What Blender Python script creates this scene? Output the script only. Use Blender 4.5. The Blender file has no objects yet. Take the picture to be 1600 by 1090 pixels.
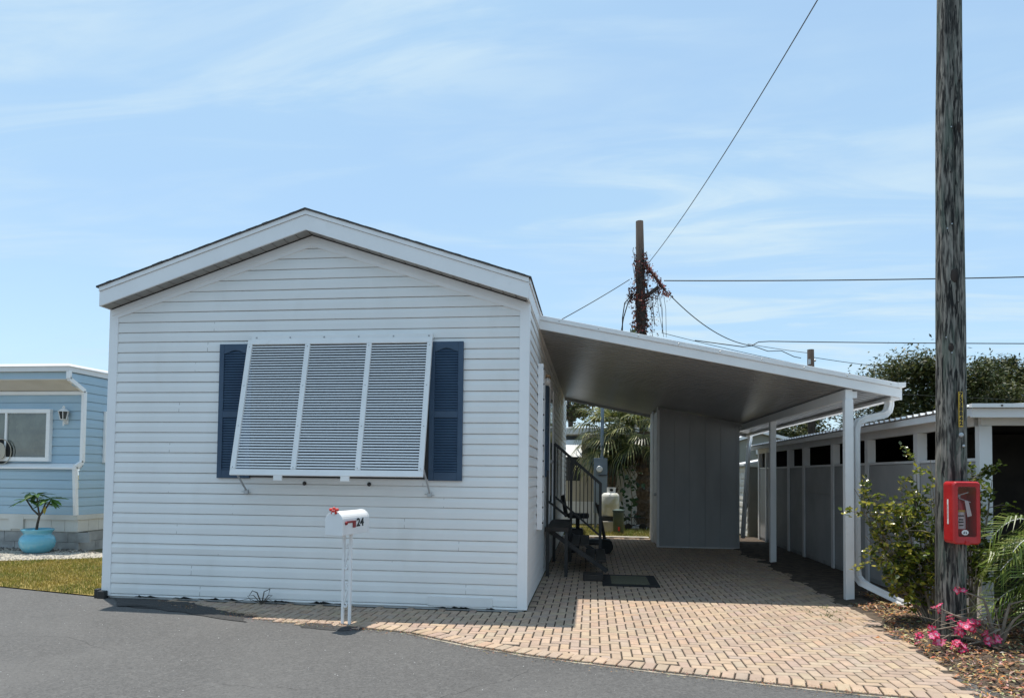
import bpy, math, random
from mathutils import Vector, Matrix, noise as mnoise

random.seed(24)
C = bpy.context.scene.collection
SC = bpy.context.scene
R = math.radians
V = Vector

# ------------------------------------------------------------------ mesh builder
class MB:
    def __init__(s):
        s.v = []; s.f = []; s.c = []; s.m = []; s.col = (1, 1, 1); s.mi = 0
    def add(s, pts, faces):
        b = len(s.v)
        s.v += [tuple(p) for p in pts]
        for f in faces:
            s.f.append([b + i for i in f]); s.c.append(s.col); s.m.append(s.mi)
    def quad(s, *p):
        s.add(p, [list(range(len(p)))])
    def box(s, x0, x1, y0, y1, z0, z1):
        s.hexa([(x0, y0, z0), (x1, y0, z0), (x1, y1, z0), (x0, y1, z0), (x0, y0, z1), (x1, y0, z1), (x1, y1, z1), (x0, y1, z1)])
    def hexa(s, p):
        s.add(p, [(3, 2, 1, 0), (4, 5, 6, 7), (0, 1, 5, 4), (1, 2, 6, 5), (2, 3, 7, 6), (3, 0, 4, 7)])
    def bar(s, p, q, w, h, up=(0, 0, 1)):
        p, q = V(p), V(q); d = (q - p).normalized(); u = V(up)
        a = d.cross(u)
        if a.length < 1e-4: a = d.cross(V((1, 0, 0)))
        a.normalize(); b = a.cross(d).normalized(); a *= w / 2; b *= h / 2
        s.hexa([p - a - b, p + a - b, q + a - b, q - a - b, p - a + b, p + a + b, q + a + b, q - a + b])
    def tube(s, pts, r, n=8, cap=True):
        pts = [V(p) for p in pts]; k = len(pts)
        rr = r if isinstance(r, (list, tuple)) else [r] * k
        rings = []; prev = None
        for i, p in enumerate(pts):
            d = (pts[min(i + 1, k - 1)] - pts[max(i - 1, 0)]).normalized()
            if prev is None:
                a = d.cross(V((0, 0, 1)))
                if a.length < 1e-3: a = V((1, 0, 0))
            else:
                a = prev - d * prev.dot(d)
                if a.length < 1e-4: a = d.orthogonal()
            a.normalize(); prev = a; b = d.cross(a)
            rings.append([p + (a * math.cos(t) + b * math.sin(t)) * rr[i] for t in [2 * math.pi * j / n for j in range(n)]])
        s.loft(rings, cap)
    def loft(s, rings, cap=True, closed=True):
        n = len(rings[0]); pts = [p for r in rings for p in r]; fs = []
        for i in range(len(rings) - 1):
            for j in range(n if closed else n - 1):
                fs.append((i * n + j, i * n + (j + 1) % n, (i + 1) * n + (j + 1) % n, (i + 1) * n + j))
        if cap and closed:
            fs.append(tuple(range(n - 1, -1, -1))); fs.append(tuple((len(rings) - 1) * n + j for j in range(n)))
        s.add(pts, fs)
    def lathe(s, prof, c, n=20, cap=True):
        s.loft([[(c[0] + r * math.cos(2 * math.pi * j / n), c[1] + r * math.sin(2 * math.pi * j / n), c[2] + z) for j in range(n)] for r, z in prof], cap)
    def ball(s, c, r, nu=12, nv=8, sc=(1, 1, 1)):
        s.loft([[(c[0] + sc[0] * r * math.sin(t) * math.cos(2 * math.pi * j / nu), c[1] + sc[1] * r * math.sin(t) * math.sin(2 * math.pi * j / nu), c[2] - sc[2] * r * math.cos(t)) for j in range(nu)] for t in [math.pi * (0.02 + 0.96 * i / nv) for i in range(nv + 1)]])
    def prism(s, poly, f0, f1):
        """poly: list of 2D; f0,f1: map 2D -> 3D for the two caps"""
        n = len(poly); a = [f0(*p) for p in poly]; b = [f1(*p) for p in poly]
        s.add(a + b, [tuple(range(n - 1, -1, -1)), tuple(range(n, 2 * n))] + [(i, (i + 1) % n, n + (i + 1) % n, n + i) for i in range(n)])
    def build(s, name, mats, parent=None, smooth=False, bevel=0, kind=None, col=False):
        me = bpy.data.meshes.new(name)
        me.from_pydata(s.v, [], s.f)
        if not isinstance(mats, (list, tuple)): mats = [mats]
        for m in mats: me.materials.append(m)
        if len(mats) > 1: me.polygons.foreach_set('material_index', s.m)
        if smooth:
            me.polygons.foreach_set('use_smooth', [True] * len(s.f))
        if col:
            ca = me.color_attributes.new('tint', 'FLOAT_COLOR', 'CORNER')
            buf = []
            for f, c in zip(s.f, s.c):
                buf += [c[0], c[1], c[2], 1.0] * len(f)
            ca.data.foreach_set('color', buf)
        me.update()
        o = bpy.data.objects.new(name, me); C.objects.link(o)
        if parent is not None:
            o.parent = parent
            if parent.type == 'EMPTY': o.location = -parent.location
        if bevel:
            b = o.modifiers.new('bevel', 'BEVEL'); b.width = bevel; b.segments = 2; b.limit_method = 'ANGLE'; b.angle_limit = R(40)
            if smooth: pass
        if smooth == 'auto' or (smooth and False):
            pass
        if kind: o['kind'] = kind
        return o

def tag(o, label, cat, group=None):
    o['label'] = label; o['category'] = cat
    if group: o['group'] = group
    return o
def thing(name, label, cat, loc=(0, 0, 0), group=None):
    o = bpy.data.objects.new(name, None); C.objects.link(o); o.location = loc
    o.empty_display_size = .1
    return tag(o, label, cat, group)
def struct(o): o['kind'] = 'structure'; return o
def stuff(o): o['kind'] = 'stuff'; return o
def rnd(a, b): return random.uniform(a, b)
def fn(x, y=0., z=0.): return mnoise.noise(V((x, y, z)))

# ------------------------------------------------------------------ materials
def mat(name, c1, c2=None, scale=4., rough=.6, metal=0., spec=.5, detail=6., stretch=(1, 1, 1), bump=0., bscale=None, lo=.35, hi=.65, spots=None, attr=False, transl=0., coat=0.):
    m = bpy.data.materials.new(name); m.use_nodes = True
    nt = m.node_tree; N = nt.nodes; L = nt.links
    p = N['Principled BSDF']; p.inputs['Roughness'].default_value = rough; p.inputs['Metallic'].default_value = metal
    p.inputs['Specular IOR Level'].default_value = spec
    if coat: p.inputs['Coat Weight'].default_value = coat
    tc = N.new('ShaderNodeTexCoord'); mp = N.new('ShaderNodeMapping'); mp.inputs['Scale'].default_value = stretch
    L.new(tc.outputs['Object'], mp.inputs['Vector'])
    def noise(sc, det=detail, dist=0.):
        n = N.new('ShaderNodeTexNoise'); n.inputs['Scale'].default_value = sc; n.inputs['Detail'].default_value = det; n.inputs['Distortion'].default_value = dist
        L.new(mp.outputs['Vector'], n.inputs['Vector']); return n
    def ramp(src, a, b, ca, cb):
        r = N.new('ShaderNodeValToRGB'); r.color_ramp.elements[0].position = a; r.color_ramp.elements[1].position = b
        r.color_ramp.elements[0].color = (*ca, 1); r.color_ramp.elements[1].color = (*cb, 1)
        L.new(src, r.inputs['Fac']); return r
    def mix(kind, f, a, b):
        x = N.new('ShaderNodeMix'); x.data_type = 'RGBA'; x.blend_type = kind
        if isinstance(f, float): x.inputs[0].default_value = f
        else: L.new(f, x.inputs[0])
        for i, q in ((6, a), (7, b)):
            if isinstance(q, tuple): x.inputs[i].default_value = (*q, 1)
            else: L.new(q, x.inputs[i])
        return x.outputs[2]
    if c2 is None: c2 = tuple(min(1, c * 1.12) for c in c1); c1 = tuple(c * .92 for c in c1)
    col = ramp(noise(scale).outputs['Fac'], lo, hi, c1, c2).outputs['Color']
    if attr:
        at = N.new('ShaderNodeAttribute'); at.attribute_name = 'tint'
        col = mix('MULTIPLY', 1.0, col, at.outputs['Color'])
    for sp in (spots or []):   # (scale, lo, hi, colour, strength)
        r = ramp(noise(sp[0], 8., .4).outputs['Fac'], sp[1], sp[2], (0, 0, 0), (sp[4],) * 3)
        col = mix('MIX', r.outputs['Color'], col, sp[3])
    L.new(col, p.inputs['Base Color'])
    if bump:
        b = N.new('ShaderNodeBump'); b.inputs['Strength'].default_value = 1.; b.inputs['Distance'].default_value = bump
        L.new(noise(bscale or scale * 4, 6.).outputs['Fac'], b.inputs['Height']); L.new(b.outputs['Normal'], p.inputs['Normal'])
    if transl:
        t = N.new('ShaderNodeBsdfTranslucent'); L.new(col, t.inputs['Color'])
        ms = N.new('ShaderNodeMixShader'); ms.inputs[0].default_value = transl
        L.new(p.outputs['BSDF'], ms.inputs[1]); L.new(t.outputs['BSDF'], ms.inputs[2])
        L.new(ms.outputs['Shader'], N['Material Output'].inputs['Surface'])
    return m

M = {}
M['siding'] = mat('white vinyl siding', (.79, .79, .775), (.84, .84, .825), 1.6, rough=.45, spec=.4, stretch=(1, 1, .35), bump=.0006, bscale=30, spots=[(2.2, .6, .85, (.56, .54, .49), .35)])
M['trim'] = mat('white painted trim', (.84, .84, .84), (.88, .88, .88), 3, rough=.42, spots=[(5, .62, .8, (.55, .53, .5), .25)])
M['alum'] = mat('white enamelled aluminium', (.80, .80, .79), (.84, .84, .83), 5, rough=.33, spec=.5, spots=[(9, .64, .8, (.55, .52, .46), .3)])
M['slat'] = mat('bright white enamelled slat', (.86, .86, .86), (.88, .88, .88), 5, rough=.5)
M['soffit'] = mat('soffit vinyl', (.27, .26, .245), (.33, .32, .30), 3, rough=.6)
M['shingle'] = mat('dark asphalt shingle', (.05, .048, .047), (.10, .095, .09), 40, rough=.95, bump=.004, bscale=60)
M['ceil'] = mat('shade grey carport ceiling pan', (.32, .332, .345), (.36, .372, .385), 2, rough=.28, spec=.5, spots=[(6, .6, .8, (.28, .285, .29), .4)])  # white ceiling greyed: carport shade is put into the base colour
M['navy'] = mat('navy shutter vinyl', (.032, .066, .118), (.042, .082, .14), 6, rough=.5, spots=[(14, .6, .8, (.07, .10, .18), .4)])
M['dark'] = mat('deep shadow gap', (.012, .012, .013), (.02, .02, .02), 5, rough=.9)
M['black'] = mat('black painted steel', (.014, .014, .015), (.028, .027, .026), 12, rough=.45)
M['glass'] = mat('dark window glass', (.018, .022, .024), (.03, .035, .036), 2, rough=.06, spec=.6)
M['asphalt'] = mat('aged asphalt', (.070, .068, .066), (.122, .118, .114), 60, rough=.9, detail=10, lo=.3, hi=.7, bump=.004, bscale=140, spots=[(.8, .44, .72, (.13, .126, .121), .6), (.4, .48, .72, (.068, .066, .064), .55), (2.6, .60, .78, (.06, .059, .058), .3), (26, .5, .68, (.15, .146, .14), .45), (55, .56, .66, (.05, .049, .048), .5), (220, .66, .72, (.32, .31, .30), .7), (5, .62, .8, (.085, .085, .088), .5)])
M['patch'] = mat('fresh dark asphalt patch', (.035, .034, .034), (.06, .058, .056), 50, rough=.95, bump=.006, bscale=90)
M['paver'] = mat('tan concrete paver', (.86, .86, .86), (1., 1., 1.), 14, rough=.88, attr=True, bump=.0022, bscale=90, spots=[(1.3, .52, .78, (.27, .225, .18), .35), (34, .62, .74, (.20, .17, .15), .35)])
M['joint'] = mat('sand and dirt in joints', (.028, .023, .019), (.075, .06, .045), 30, rough=1., bump=.004)
M['soil'] = mat('dark garden soil', (.045, .034, .026), (.11, .082, .058), 9, rough=1., bump=.02, bscale=24, spots=[(60, .62, .72, (.24, .18, .11), .6)])
M['ground'] = mat('patchy ground', (.10, .095, .05), (.17, .15, .08), .8, rough=1., bump=.02, bscale=20)
M['lawnbase'] = mat('dry lawn thatch', (.20, .155, .04), (.28, .215, .06), 7, rough=1., bump=.01, bscale=40)
M['concrete'] = mat('pale concrete', (.44, .42, .38), (.55, .53, .48), 8, rough=.9, bump=.003, bscale=40, spots=[(3, .55, .8, (.30, .28, .24), .5)])
M['edging'] = mat('sandy worn edging', (.12, .105, .085), (.40, .35, .28), 9, rough=1., bump=.004, bscale=60, lo=.38, hi=.62)
M['gravel'] = mat('pale shell gravel', (.30, .27, .215), (.50, .46, .39), 45, rough=1., bump=.01, bscale=60)
M['block'] = mat('grey concrete skirt block', (.33, .33, .325), (.42, .42, .41), 5, rough=.95, spots=[(3, .5, .7, (.17, .165, .155), .6)])
M['bluesiding'] = mat('pale blue painted siding', (.36, .50, .60), (.40, .54, .64), 1.4, rough=.5, stretch=(1, 1, .4), spots=[(3, .6, .85, (.32, .44, .52), .4)])
M['bluepot'] = mat('turquoise glazed ceramic', (.12, .40, .54), (.15, .45, .59), 5, rough=.22, spec=.6, coat=.3)
M['red'] = mat('glossy red plastic', (.42, .012, .016), (.50, .018, .02), 5, rough=.3, coat=.2)
M['redflag'] = mat('faded red paint', (.24, .02, .025), (.30, .03, .03), 9, rough=.5)
M['redbow'] = mat('bright red paint', (.62, .03, .02), (.68, .05, .03), 9, rough=.5)
M['mailbox'] = mat('white enamel mailbox steel', (.80, .80, .80), (.84, .84, .84), 5, rough=.35, spots=[(12, .66, .8, (.6, .55, .5), .3)])
M['ink'] = mat('black lettering', (.012, .012, .012), (.02, .02, .02), 5, rough=.6)
M['pole'] = mat('weathered creosote timber', (.028, .026, .023), (.27, .25, .215), 7, rough=.95, detail=12, stretch=(8, 8, .95), lo=.40, hi=.60, bump=.014, bscale=9, spots=[(2.0, .5, .62, (.095, .125, .10), .7), (1.2, .54, .62, (.02, .019, .018), .75), (5, .56, .61, (.008, .008, .008), .95), (9, .62, .66, (.24, .225, .195), .7)])
M['oldpole'] = mat('brown weathered timber', (.018, .014, .012), (.048, .036, .03), 8, rough=.95, stretch=(3, 3, .25), bump=.01, bscale=20)
M['yellow'] = mat('yellow tag plastic', (.55, .36, .04), (.6, .40, .05), 9, rough=.5)
M['steel'] = mat('dull galvanised steel', (.42, .43, .44), (.5, .51, .52), 14, rough=.4, metal=.7)
M['greymetal'] = mat('blue grey painted metal', (.17, .21, .25), (.20, .245, .285), 5, rough=.5)
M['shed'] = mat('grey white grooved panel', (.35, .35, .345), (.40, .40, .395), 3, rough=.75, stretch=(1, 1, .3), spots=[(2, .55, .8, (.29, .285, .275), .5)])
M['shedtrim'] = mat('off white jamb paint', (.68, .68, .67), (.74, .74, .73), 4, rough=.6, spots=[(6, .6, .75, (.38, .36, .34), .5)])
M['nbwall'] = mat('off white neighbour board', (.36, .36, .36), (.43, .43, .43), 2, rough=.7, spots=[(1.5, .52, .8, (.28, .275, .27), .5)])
M['nbtrim'] = mat('white neighbour fascia', (.70, .70, .70), (.76, .76, .76), 3, rough=.5, spots=[(4, .6, .8, (.5, .49, .47), .4)])
M['interior'] = mat('timber lining darkened for shade', (.022, .019, .017), (.045, .038, .033), 3, rough=.9)  # brown timber taken near black, the garage's shade put into its colour
M['cream'] = mat('cream aluminium wall', (.43, .39, .32), (.50, .46, .38), 2, rough=.6)
M['skirt'] = mat('off white skirt boards', (.58, .565, .52), (.66, .645, .60), 3, rough=.7, stretch=(1, 1, .4), spots=[(6, .58, .75, (.42, .38, .31), .5)])
M['palesoffit'] = mat('pale beige soffit', (.60, .56, .50), (.66, .62, .56), 3, rough=.7)
M['greyhouse'] = mat('grey olive siding', (.21, .21, .185), (.25, .25, .22), 2, rough=.7)
M['white'] = mat('plain white enamel', (.74, .74, .73), (.80, .80, .79), 4, rough=.45)
M['tank'] = mat('stained white tank enamel', (.66, .66, .60), (.74, .74, .70), 5, rough=.4, spots=[(3.5, .5, .66, (.42, .40, .17), .7)])
M['bin'] = mat('dark green plastic', (.045, .075, .07), (.06, .095, .09), 6, rough=.5)
M['stone'] = mat('pale rock', (.36, .35, .33), (.48, .47, .45), 12, rough=.9, bump=.02, bscale=20)
M['wire'] = mat('black cable sheath', (.015, .018, .017), (.03, .032, .03), 8, rough=.6)
M['bark'] = mat('tree bark', (.045, .037, .030), (.10, .085, .07), 9, rough=.95, stretch=(1, 1, .3), bump=.02, bscale=20)
M['twig'] = mat('grey brown twig bark', (.16, .13, .10), (.27, .225, .17), 16, rough=.9)
M['palmtrunk'] = mat('rough palm boots', (.06, .045, .032), (.16, .12, .085), 12, rough=.95, bump=.03, bscale=24)
def leafmat(name, rough=.4, tr=.3, sp=.5): return mat(name, (.85, .85, .85), (1, 1, 1), 6, rough=rough, attr=True, transl=tr, spec=sp)
M['leaf'] = leafmat('glossy leaf', .24, .22)
M['shrubleaf'] = leafmat('waxy shrub leaf', .22, .38, .7)
M['oak'] = leafmat('tree leaf', .5, .25)
M['frond'] = leafmat('palm frond leaf', .38, .28)
M['grass'] = leafmat('grass blade', .6, .3)
M['petal'] = leafmat('flower petal', .6, .3)
M['litter'] = mat('dry fallen leaf', (.8, .8, .8), (1, 1, 1), 20, rough=.8, attr=True, transl=.1)
M['vine'] = leafmat('red brown vine leaf', .6, .15)
M['mat'] = mat('olive door mat pile', (.12, .115, .075), (.17, .165, .11), 60, rough=1., bump=.004, bscale=200)
M['rubber'] = mat('black rubber', (.014, .014, .014), (.022, .022, .022), 20, rough=.8)
M['paper'] = mat('white paper tag', (.66, .66, .64), (.72, .72, .70), 20, rough=.7)
M['wood'] = mat('dark stained timber', (.022, .018, .015), (.045, .036, .03), 9, rough=.7, stretch=(.3, 1, 1))
M['tan'] = mat('tan lamp hood', (.36, .23, .12), (.42, .27, .15), 5, rough=.5)
def clear(name, col, mixf, rough=.03):
    m = bpy.data.materials.new(name); m.use_nodes = True; nt = m.node_tree; N = nt.nodes; L = nt.links
    N.remove(N['Principled BSDF'])
    t = N.new('ShaderNodeBsdfTransparent'); t.inputs['Color'].default_value = (*col, 1)
    g = N.new('ShaderNodeBsdfGlossy'); g.inputs['Roughness'].default_value = rough
    x = N.new('ShaderNodeMixShader'); x.inputs[0].default_value = mixf
    L.new(t.outputs[0], x.inputs[1]); L.new(g.outputs[0], x.inputs[2]); L.new(x.outputs[0], N['Material Output'].inputs['Surface'])
    return m
M['acrylic'] = clear('clear acrylic pane', (.80, .74, .74), .07)
M['pane'] = clear('window pane with reflection', (.62, .68, .68), .16, .02)
M['curtain'] = mat('grey green curtain', (.08, .095, .09), (.24, .25, .22), 4, rough=.9, stretch=(1, 1, .8), spots=[(7, .55, .7, (.30, .29, .24), .5)])

def text_mb(mb, txt, size, mapf, bold=0., narrow=1.):
    cu = bpy.data.curves.new('tmp', 'FONT'); cu.body = txt; cu.size = size; cu.align_x = 'CENTER'; cu.align_y = 'CENTER'; cu.offset = bold
    ob = bpy.data.objects.new('tmp', cu); C.objects.link(ob)
    dg = bpy.context.evaluated_depsgraph_get(); me = bpy.data.meshes.new_from_object(ob.evaluated_get(dg))
    pts = [mapf(v.co.x * narrow, v.co.y) for v in me.vertices]
    mb.add(pts, [tuple(p.vertices) for p in me.polygons])
    bpy.data.objects.remove(ob); bpy.data.curves.remove(cu); bpy.data.meshes.remove(me)

# ------------------------------------------------------------------ siding
def siding(mb, Pf, z0, z1, h, ulim, lip=.013, alt=0., nseg=14, wob=.0026, zb=None, seed=0.):
    """courses of lapped boards; Pf(u, out, z) -> 3D ; ulim(z) -> (u0,u1)"""
    zb = z0 if zb is None else zb
    k = int(math.floor((z0 - zb) / h)) - 1
    while True:
        a = zb + k * h + (alt if k % 2 else 0); b = zb + (k + 1) * h + (alt if (k + 1) % 2 else 0); k += 1
        if a >= z1 - 1e-4: break
        if b <= z0 + 1e-4: continue
        a = max(a, z0); b = min(b, z1)
        if b - a < .004: continue
        prof = [(lip - .003, a), (lip, a + .003), (lip * .85, a + (b - a) * .55), (.001, b - .005), (-.012, b - .005), (-.012, b)]
        rows = []
        for o, z in prof:
            u0, u1 = ulim(min(z, z1)); row = []
            for i in range(nseg + 1):
                u = u0 + (u1 - u0) * i / nseg
                w = fn(u * .9 + seed, k * .37, 1.7) * wob
                wz = fn(u * .5 + seed, k * .21, 9.1) * wob * 1.2
                row.append(Pf(u, o + (w if o > 0 else 0), z + wz))
            rows.append(row)
        mb.loft(rows, cap=False, closed=False)
        # end: underside of the next course comes with its own first row
        u0, u1 = ulim(min(b, z1))
        mb.quad(Pf(u0, -.012, b), Pf(u1, -.012, b), Pf(u1, lip - .003, b), Pf(u0, lip - .003, b))

# ================================================================== SETTING
def sheet(name, poly, z, m, sub=0):
    mb = MB(); mb.quad(*[(x, y, z) for x, y in poly]); return struct(mb.build(name, m))
sheet('ground', [(-150, -150), (150, -150), (150, 150), (-150, 150)], -.045, M['ground'])
# asphalt road: broad lane in front of the house
road_edge = [(-60, 14.5), (-14, 2.45), (-9, 1.13), (-6.15, .39), (-4.6, .0), (-4.5, .06), (-3.7, .02), (3.6, .02), (3.3, -1.3), (3.45, -2.2), (6, -2.75), (60, -14)]
mb = MB()
for i in range(len(road_edge) - 1):
    (x0, y0), (x1, y1) = road_edge[i], road_edge[i + 1]
    n = 24 if abs(x1 - x0) > 1 else 4
    ys = [None]
    mb.quad((x0, y0, -.012), (x0, -60, -.012), (x1, -60, -.012), (x1, y1, -.012))
struct(mb.build('road', M['asphalt']))
edge = [(-3.85, -.10), (-3.3, -.34), (-2.7, -.62), (-2.1, -.86), (-1.5, -.95), (-.9, -1.08), (-.3, -1.45), (.2, -1.67), (.99, -1.91), (1.74, -2.10), (2.3, -2.24), (3.0, -2.36)]
right = [(3.12, -1.9), (3.26, -.9), (3.22, -.35), (3.40, .05), (3.46, .42), (3.40, .9), (3.42, 1.3), (3.56, 3.87), (3.50, 6.0), (3.47, 8.55)]
ppoly = edge + right + [(0.02, 8.55), (0.02, .0), (-3.85, .0)]
def inside(x, y, poly):
    r = False; n = len(poly)
    for i in range(n):
        (x0, y0), (x1, y1) = poly[i], poly[i - 1]
        if (y0 > y) != (y1 > y) and x < (x1 - x0) * (y - y0) / (y1 - y0) + x0: r = not r
    return r
def inside_road(x, y): return inside(x, y, ppoly) or y > -.1 or (x > 3 and y > -2.2)
# dark patch of fresh asphalt smeared against the house corner
def blob(name, pts, z, m):
    mb = MB(); c = V((sum(p[0] for p in pts) / len(pts), sum(p[1] for p in pts) / len(pts), z + .006)); out = []
    n = len(pts)
    for i in range(n):
        p, q = V(pts[i]), V(pts[(i + 1) % n])
        for t in (0, .25, .5, .75):
            w = p.lerp(q, t); out.append(V((w[0] + fn(w[0] * 9, w[1] * 9) * .05, w[1] + fn(w[1] * 9, w[0] * 9, 4) * .05, z)))
    mid = [c.lerp(o, .6) + V((0, 0, .008 * (1 + fn(o[0] * 5, o[1] * 5)))) for o in out]
    k = len(out)
    mb.add(out + mid + [c], [(i, (i + 1) % k, k + (i + 1) % k, k + i) for i in range(k)] + [(k + i, k + (i + 1) % k, 2 * k) for i in range(k)])
    return struct(mb.build(name, m, smooth=True))
def crack(pts, w):
    mb = MB(); out = []
    for a, b in zip(pts[:-1], pts[1:]):
        for i in range(8):
            t_ = i / 8; x = a[0] + (b[0] - a[0]) * t_; y = a[1] + (b[1] - a[1]) * t_; out.append((x + .05 * fn(x * 6, y * 6), y + .05 * fn(y * 6, x * 6, 5)))
    l = []; r = []
    for i, (x, y) in enumerate(out):
        k = w * (.35 + .65 * abs(fn(x * 9, y * 9, 2))) * math.sin(math.pi * (i + .5) / len(out)) ** .4; l.append((x - k, y - k * .5, -.0112)); r.append((x + k, y + k * .5, -.0112))
    mb.loft([l, r], cap=False, closed=False); struct(mb.build('road_crack', M['patch']))
crack([(-.35, -2.9), (-.15, -2.55), (.12, -2.3), (.2, -2.05)], .006)
crack([(-2.6, -3.2), (-1.7, -2.7), (-1.2, -2.75), (-.4, -2.5)], .004)
crack([(-5.4, -1.4), (-4.4, -1.8), (-3.6, -1.7), (-2.9, -2.1)], .004)
crack([(.9, -3.3), (1.2, -2.9), (1.25, -2.5)], .004)
mb = MB()
for _ in range(900):   # grit and pale chips on the road
    x, y = rnd(-6, 3.2), rnd(-4.2, -.2)
    if inside_road(x, y): continue
    r = rnd(.002, .006); k = rnd(.15, .6); mb.col = (k, k * .97, k * .92); mb.add([(x - r, y, -.011), (x, y - r, -.011), (x + r, y, -.011), (x, y + r, -.011), (x, y, -.011 + r)], [(0, 1, 4), (1, 2, 4), (2, 3, 4), (3, 0, 4)])
stuff(mb.build('road_grit', M['litter'], col=True))
blob('asphalt_patch', [(-4.42, -.02), (-4.1, -.42), (-3.6, -.52), (-3.0, -.72), (-2.45, -.93), (-2.75, -.55), (-3.1, -.28), (-3.6, -.02)], -.006, M['patch'])
blob('asphalt_patch', [(-1.95, -.86), (-1.9, -1.06), (-1.5, -1.10), (-1.28, -1.0), (-1.35, -.85)], -.008, M['patch'])

# ---- pavers
def edge_d(x, y):
    best = 9
    for i in range(len(edge) - 1):
        a, b = V(edge[i]), V(edge[i + 1]); p = V((x, y)); t = max(0, min(1, (p - a).dot(b - a) / (b - a).length_squared))
        best = min(best, (p - a.lerp(b, t)).length)
    return best
tones = [(0.449, 0.333, 0.239), (0.427, 0.315, 0.227), (0.453, 0.341, 0.248), (0.405, 0.306, 0.233), (0.449, 0.319, 0.222), (0.418, 0.319, 0.248), (0.396, 0.293, 0.218), (0.466, 0.346, 0.242)]
mb = MB()
def brick(mb, cx, cy, hx, hy, ang=0., z=0.):
    g = .0058; hx -= g; hy -= g; ca, sa = math.cos(ang), math.sin(ang)
    t = random.choice(tones); s = rnd(.92, 1.07); mb.col = tuple(min(1, c * s * rnd(.97, 1.03)) for c in t)
    tz = [rnd(-.0014, .0014) + z for _ in range(4)]
    def ring(ix, dz, use=True):
        o = []
        for i, (sx, sy) in enumerate(((-1, -1), (1, -1), (1, 1), (-1, 1))):
            x, y = sx * (hx - ix), sy * (hy - ix); o.append((cx + x * ca - y * sa, cy + x * sa + y * ca, tz[i] + dz))
        return o
    a, b, c = ring(0, -.02), ring(0, -.0045), ring(.004, 0)
    mb.add(a + b + c, [(0, 1, 5, 4), (1, 2, 6, 5), (2, 3, 7, 6), (3, 0, 4, 7), (4, 5, 9, 8), (5, 6, 10, 9), (6, 7, 11, 10), (7, 4, 8, 11), (8, 9, 10, 11)])
u = .08
for j in range(-32, 108):
    for i in range(-50, 46):
        k = (i - j) % 4
        if k == 0: cx, cy, hx, hy = (i + 1) * u, (j + .5) * u, u, u / 2
        elif k == 3: cx, cy, hx, hy = (i + .5) * u, (j + 1) * u, u / 2, u
        else: continue
        if not inside(cx, cy, ppoly): continue
        if cx < -.01 and cy > -.08: continue
        if cx > -1.3 and cy < 0 and edge_d(cx, cy) < .15: continue
        brick(mb, cx, cy, hx, hy)
# soldier border along the road edge
pts = [V(p) for p in edge[4:]]
d = 0.; segs = []
for a, b in zip(pts[:-1], pts[1:]):
    L_ = (b - a).length; segs.append((d, a, b, L_)); d += L_
t = .045
while t < d:
    for (d0, a, b, L_) in segs:
        if d0 <= t < d0 + L_:
            e = (b - a).normalized(); nrm = V((-e[1], e[0])); p = a + e * (t - d0) + nrm * .085
            brick(mb, p[0], p[1], .045, .085, math.atan2(e[1], e[0]), .003)
    t += .09
drv = struct(mb.build('driveway', M['paver'], col=True))
mb = MB(); mb.quad(*[(x, y, -.0105) for x, y in ppoly]); struct(mb.build('driveway_bedding', M['joint']))
# thin concrete edging between pavers and road
mb = MB()
for (d0, a, b, L_) in segs[1:]:
    e = (b - a).normalized(); nrm = V((-e[1], e[0]))
    p, q = a - nrm * .02, b - nrm * .02
    mb.bar((p[0], p[1], -.024), (q[0], q[1], -.024), .030, .03)
struct(mb.build('driveway_edging', M['edging']))
# back kerb
mb = MB(); mb.box(.0, 1.88, 8.56, 8.70, -.04, .035); struct(mb.build('kerb', M['concrete'], bevel=.008))

# ---- planting bed on the right, slightly mounded
def bedz(x, y):
    e = min(1, max(0, (x - 3.15) / .5))
    return -.02 + .05 * e + .02 * fn(x * 3, y * 3) + .008 * fn(x * 14, y * 14)
mb = MB(); nx, ny = 56, 120
X0, X1, Y0, Y1 = 2.75, 6.6, -3.4, 9.6
g = []
for j in range(ny + 1):
    for i in range(nx + 1):
        x = X0 + (X1 - X0) * i / nx; y = Y0 + (Y1 - Y0) * j / ny
        z = bedz(x, y)
        if y < -2.4 - .1 * (x - 3): z = min(z, -.02 - .1 * (-2.4 - .1 * (x - 3) - y))
        if x < 3.15: z = min(z, -.016)
        if y > .6 and x > 3.7: z = min(z, -.0)
        g.append((x, y, z))
mb.add(g, [(j * (nx + 1) + i, j * (nx + 1) + i + 1, (j + 1) * (nx + 1) + i + 1, (j + 1) * (nx + 1) + i) for j in range(ny) for i in range(nx)])
struct(mb.build('soil_bed', M['soil'], smooth=True))
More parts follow.
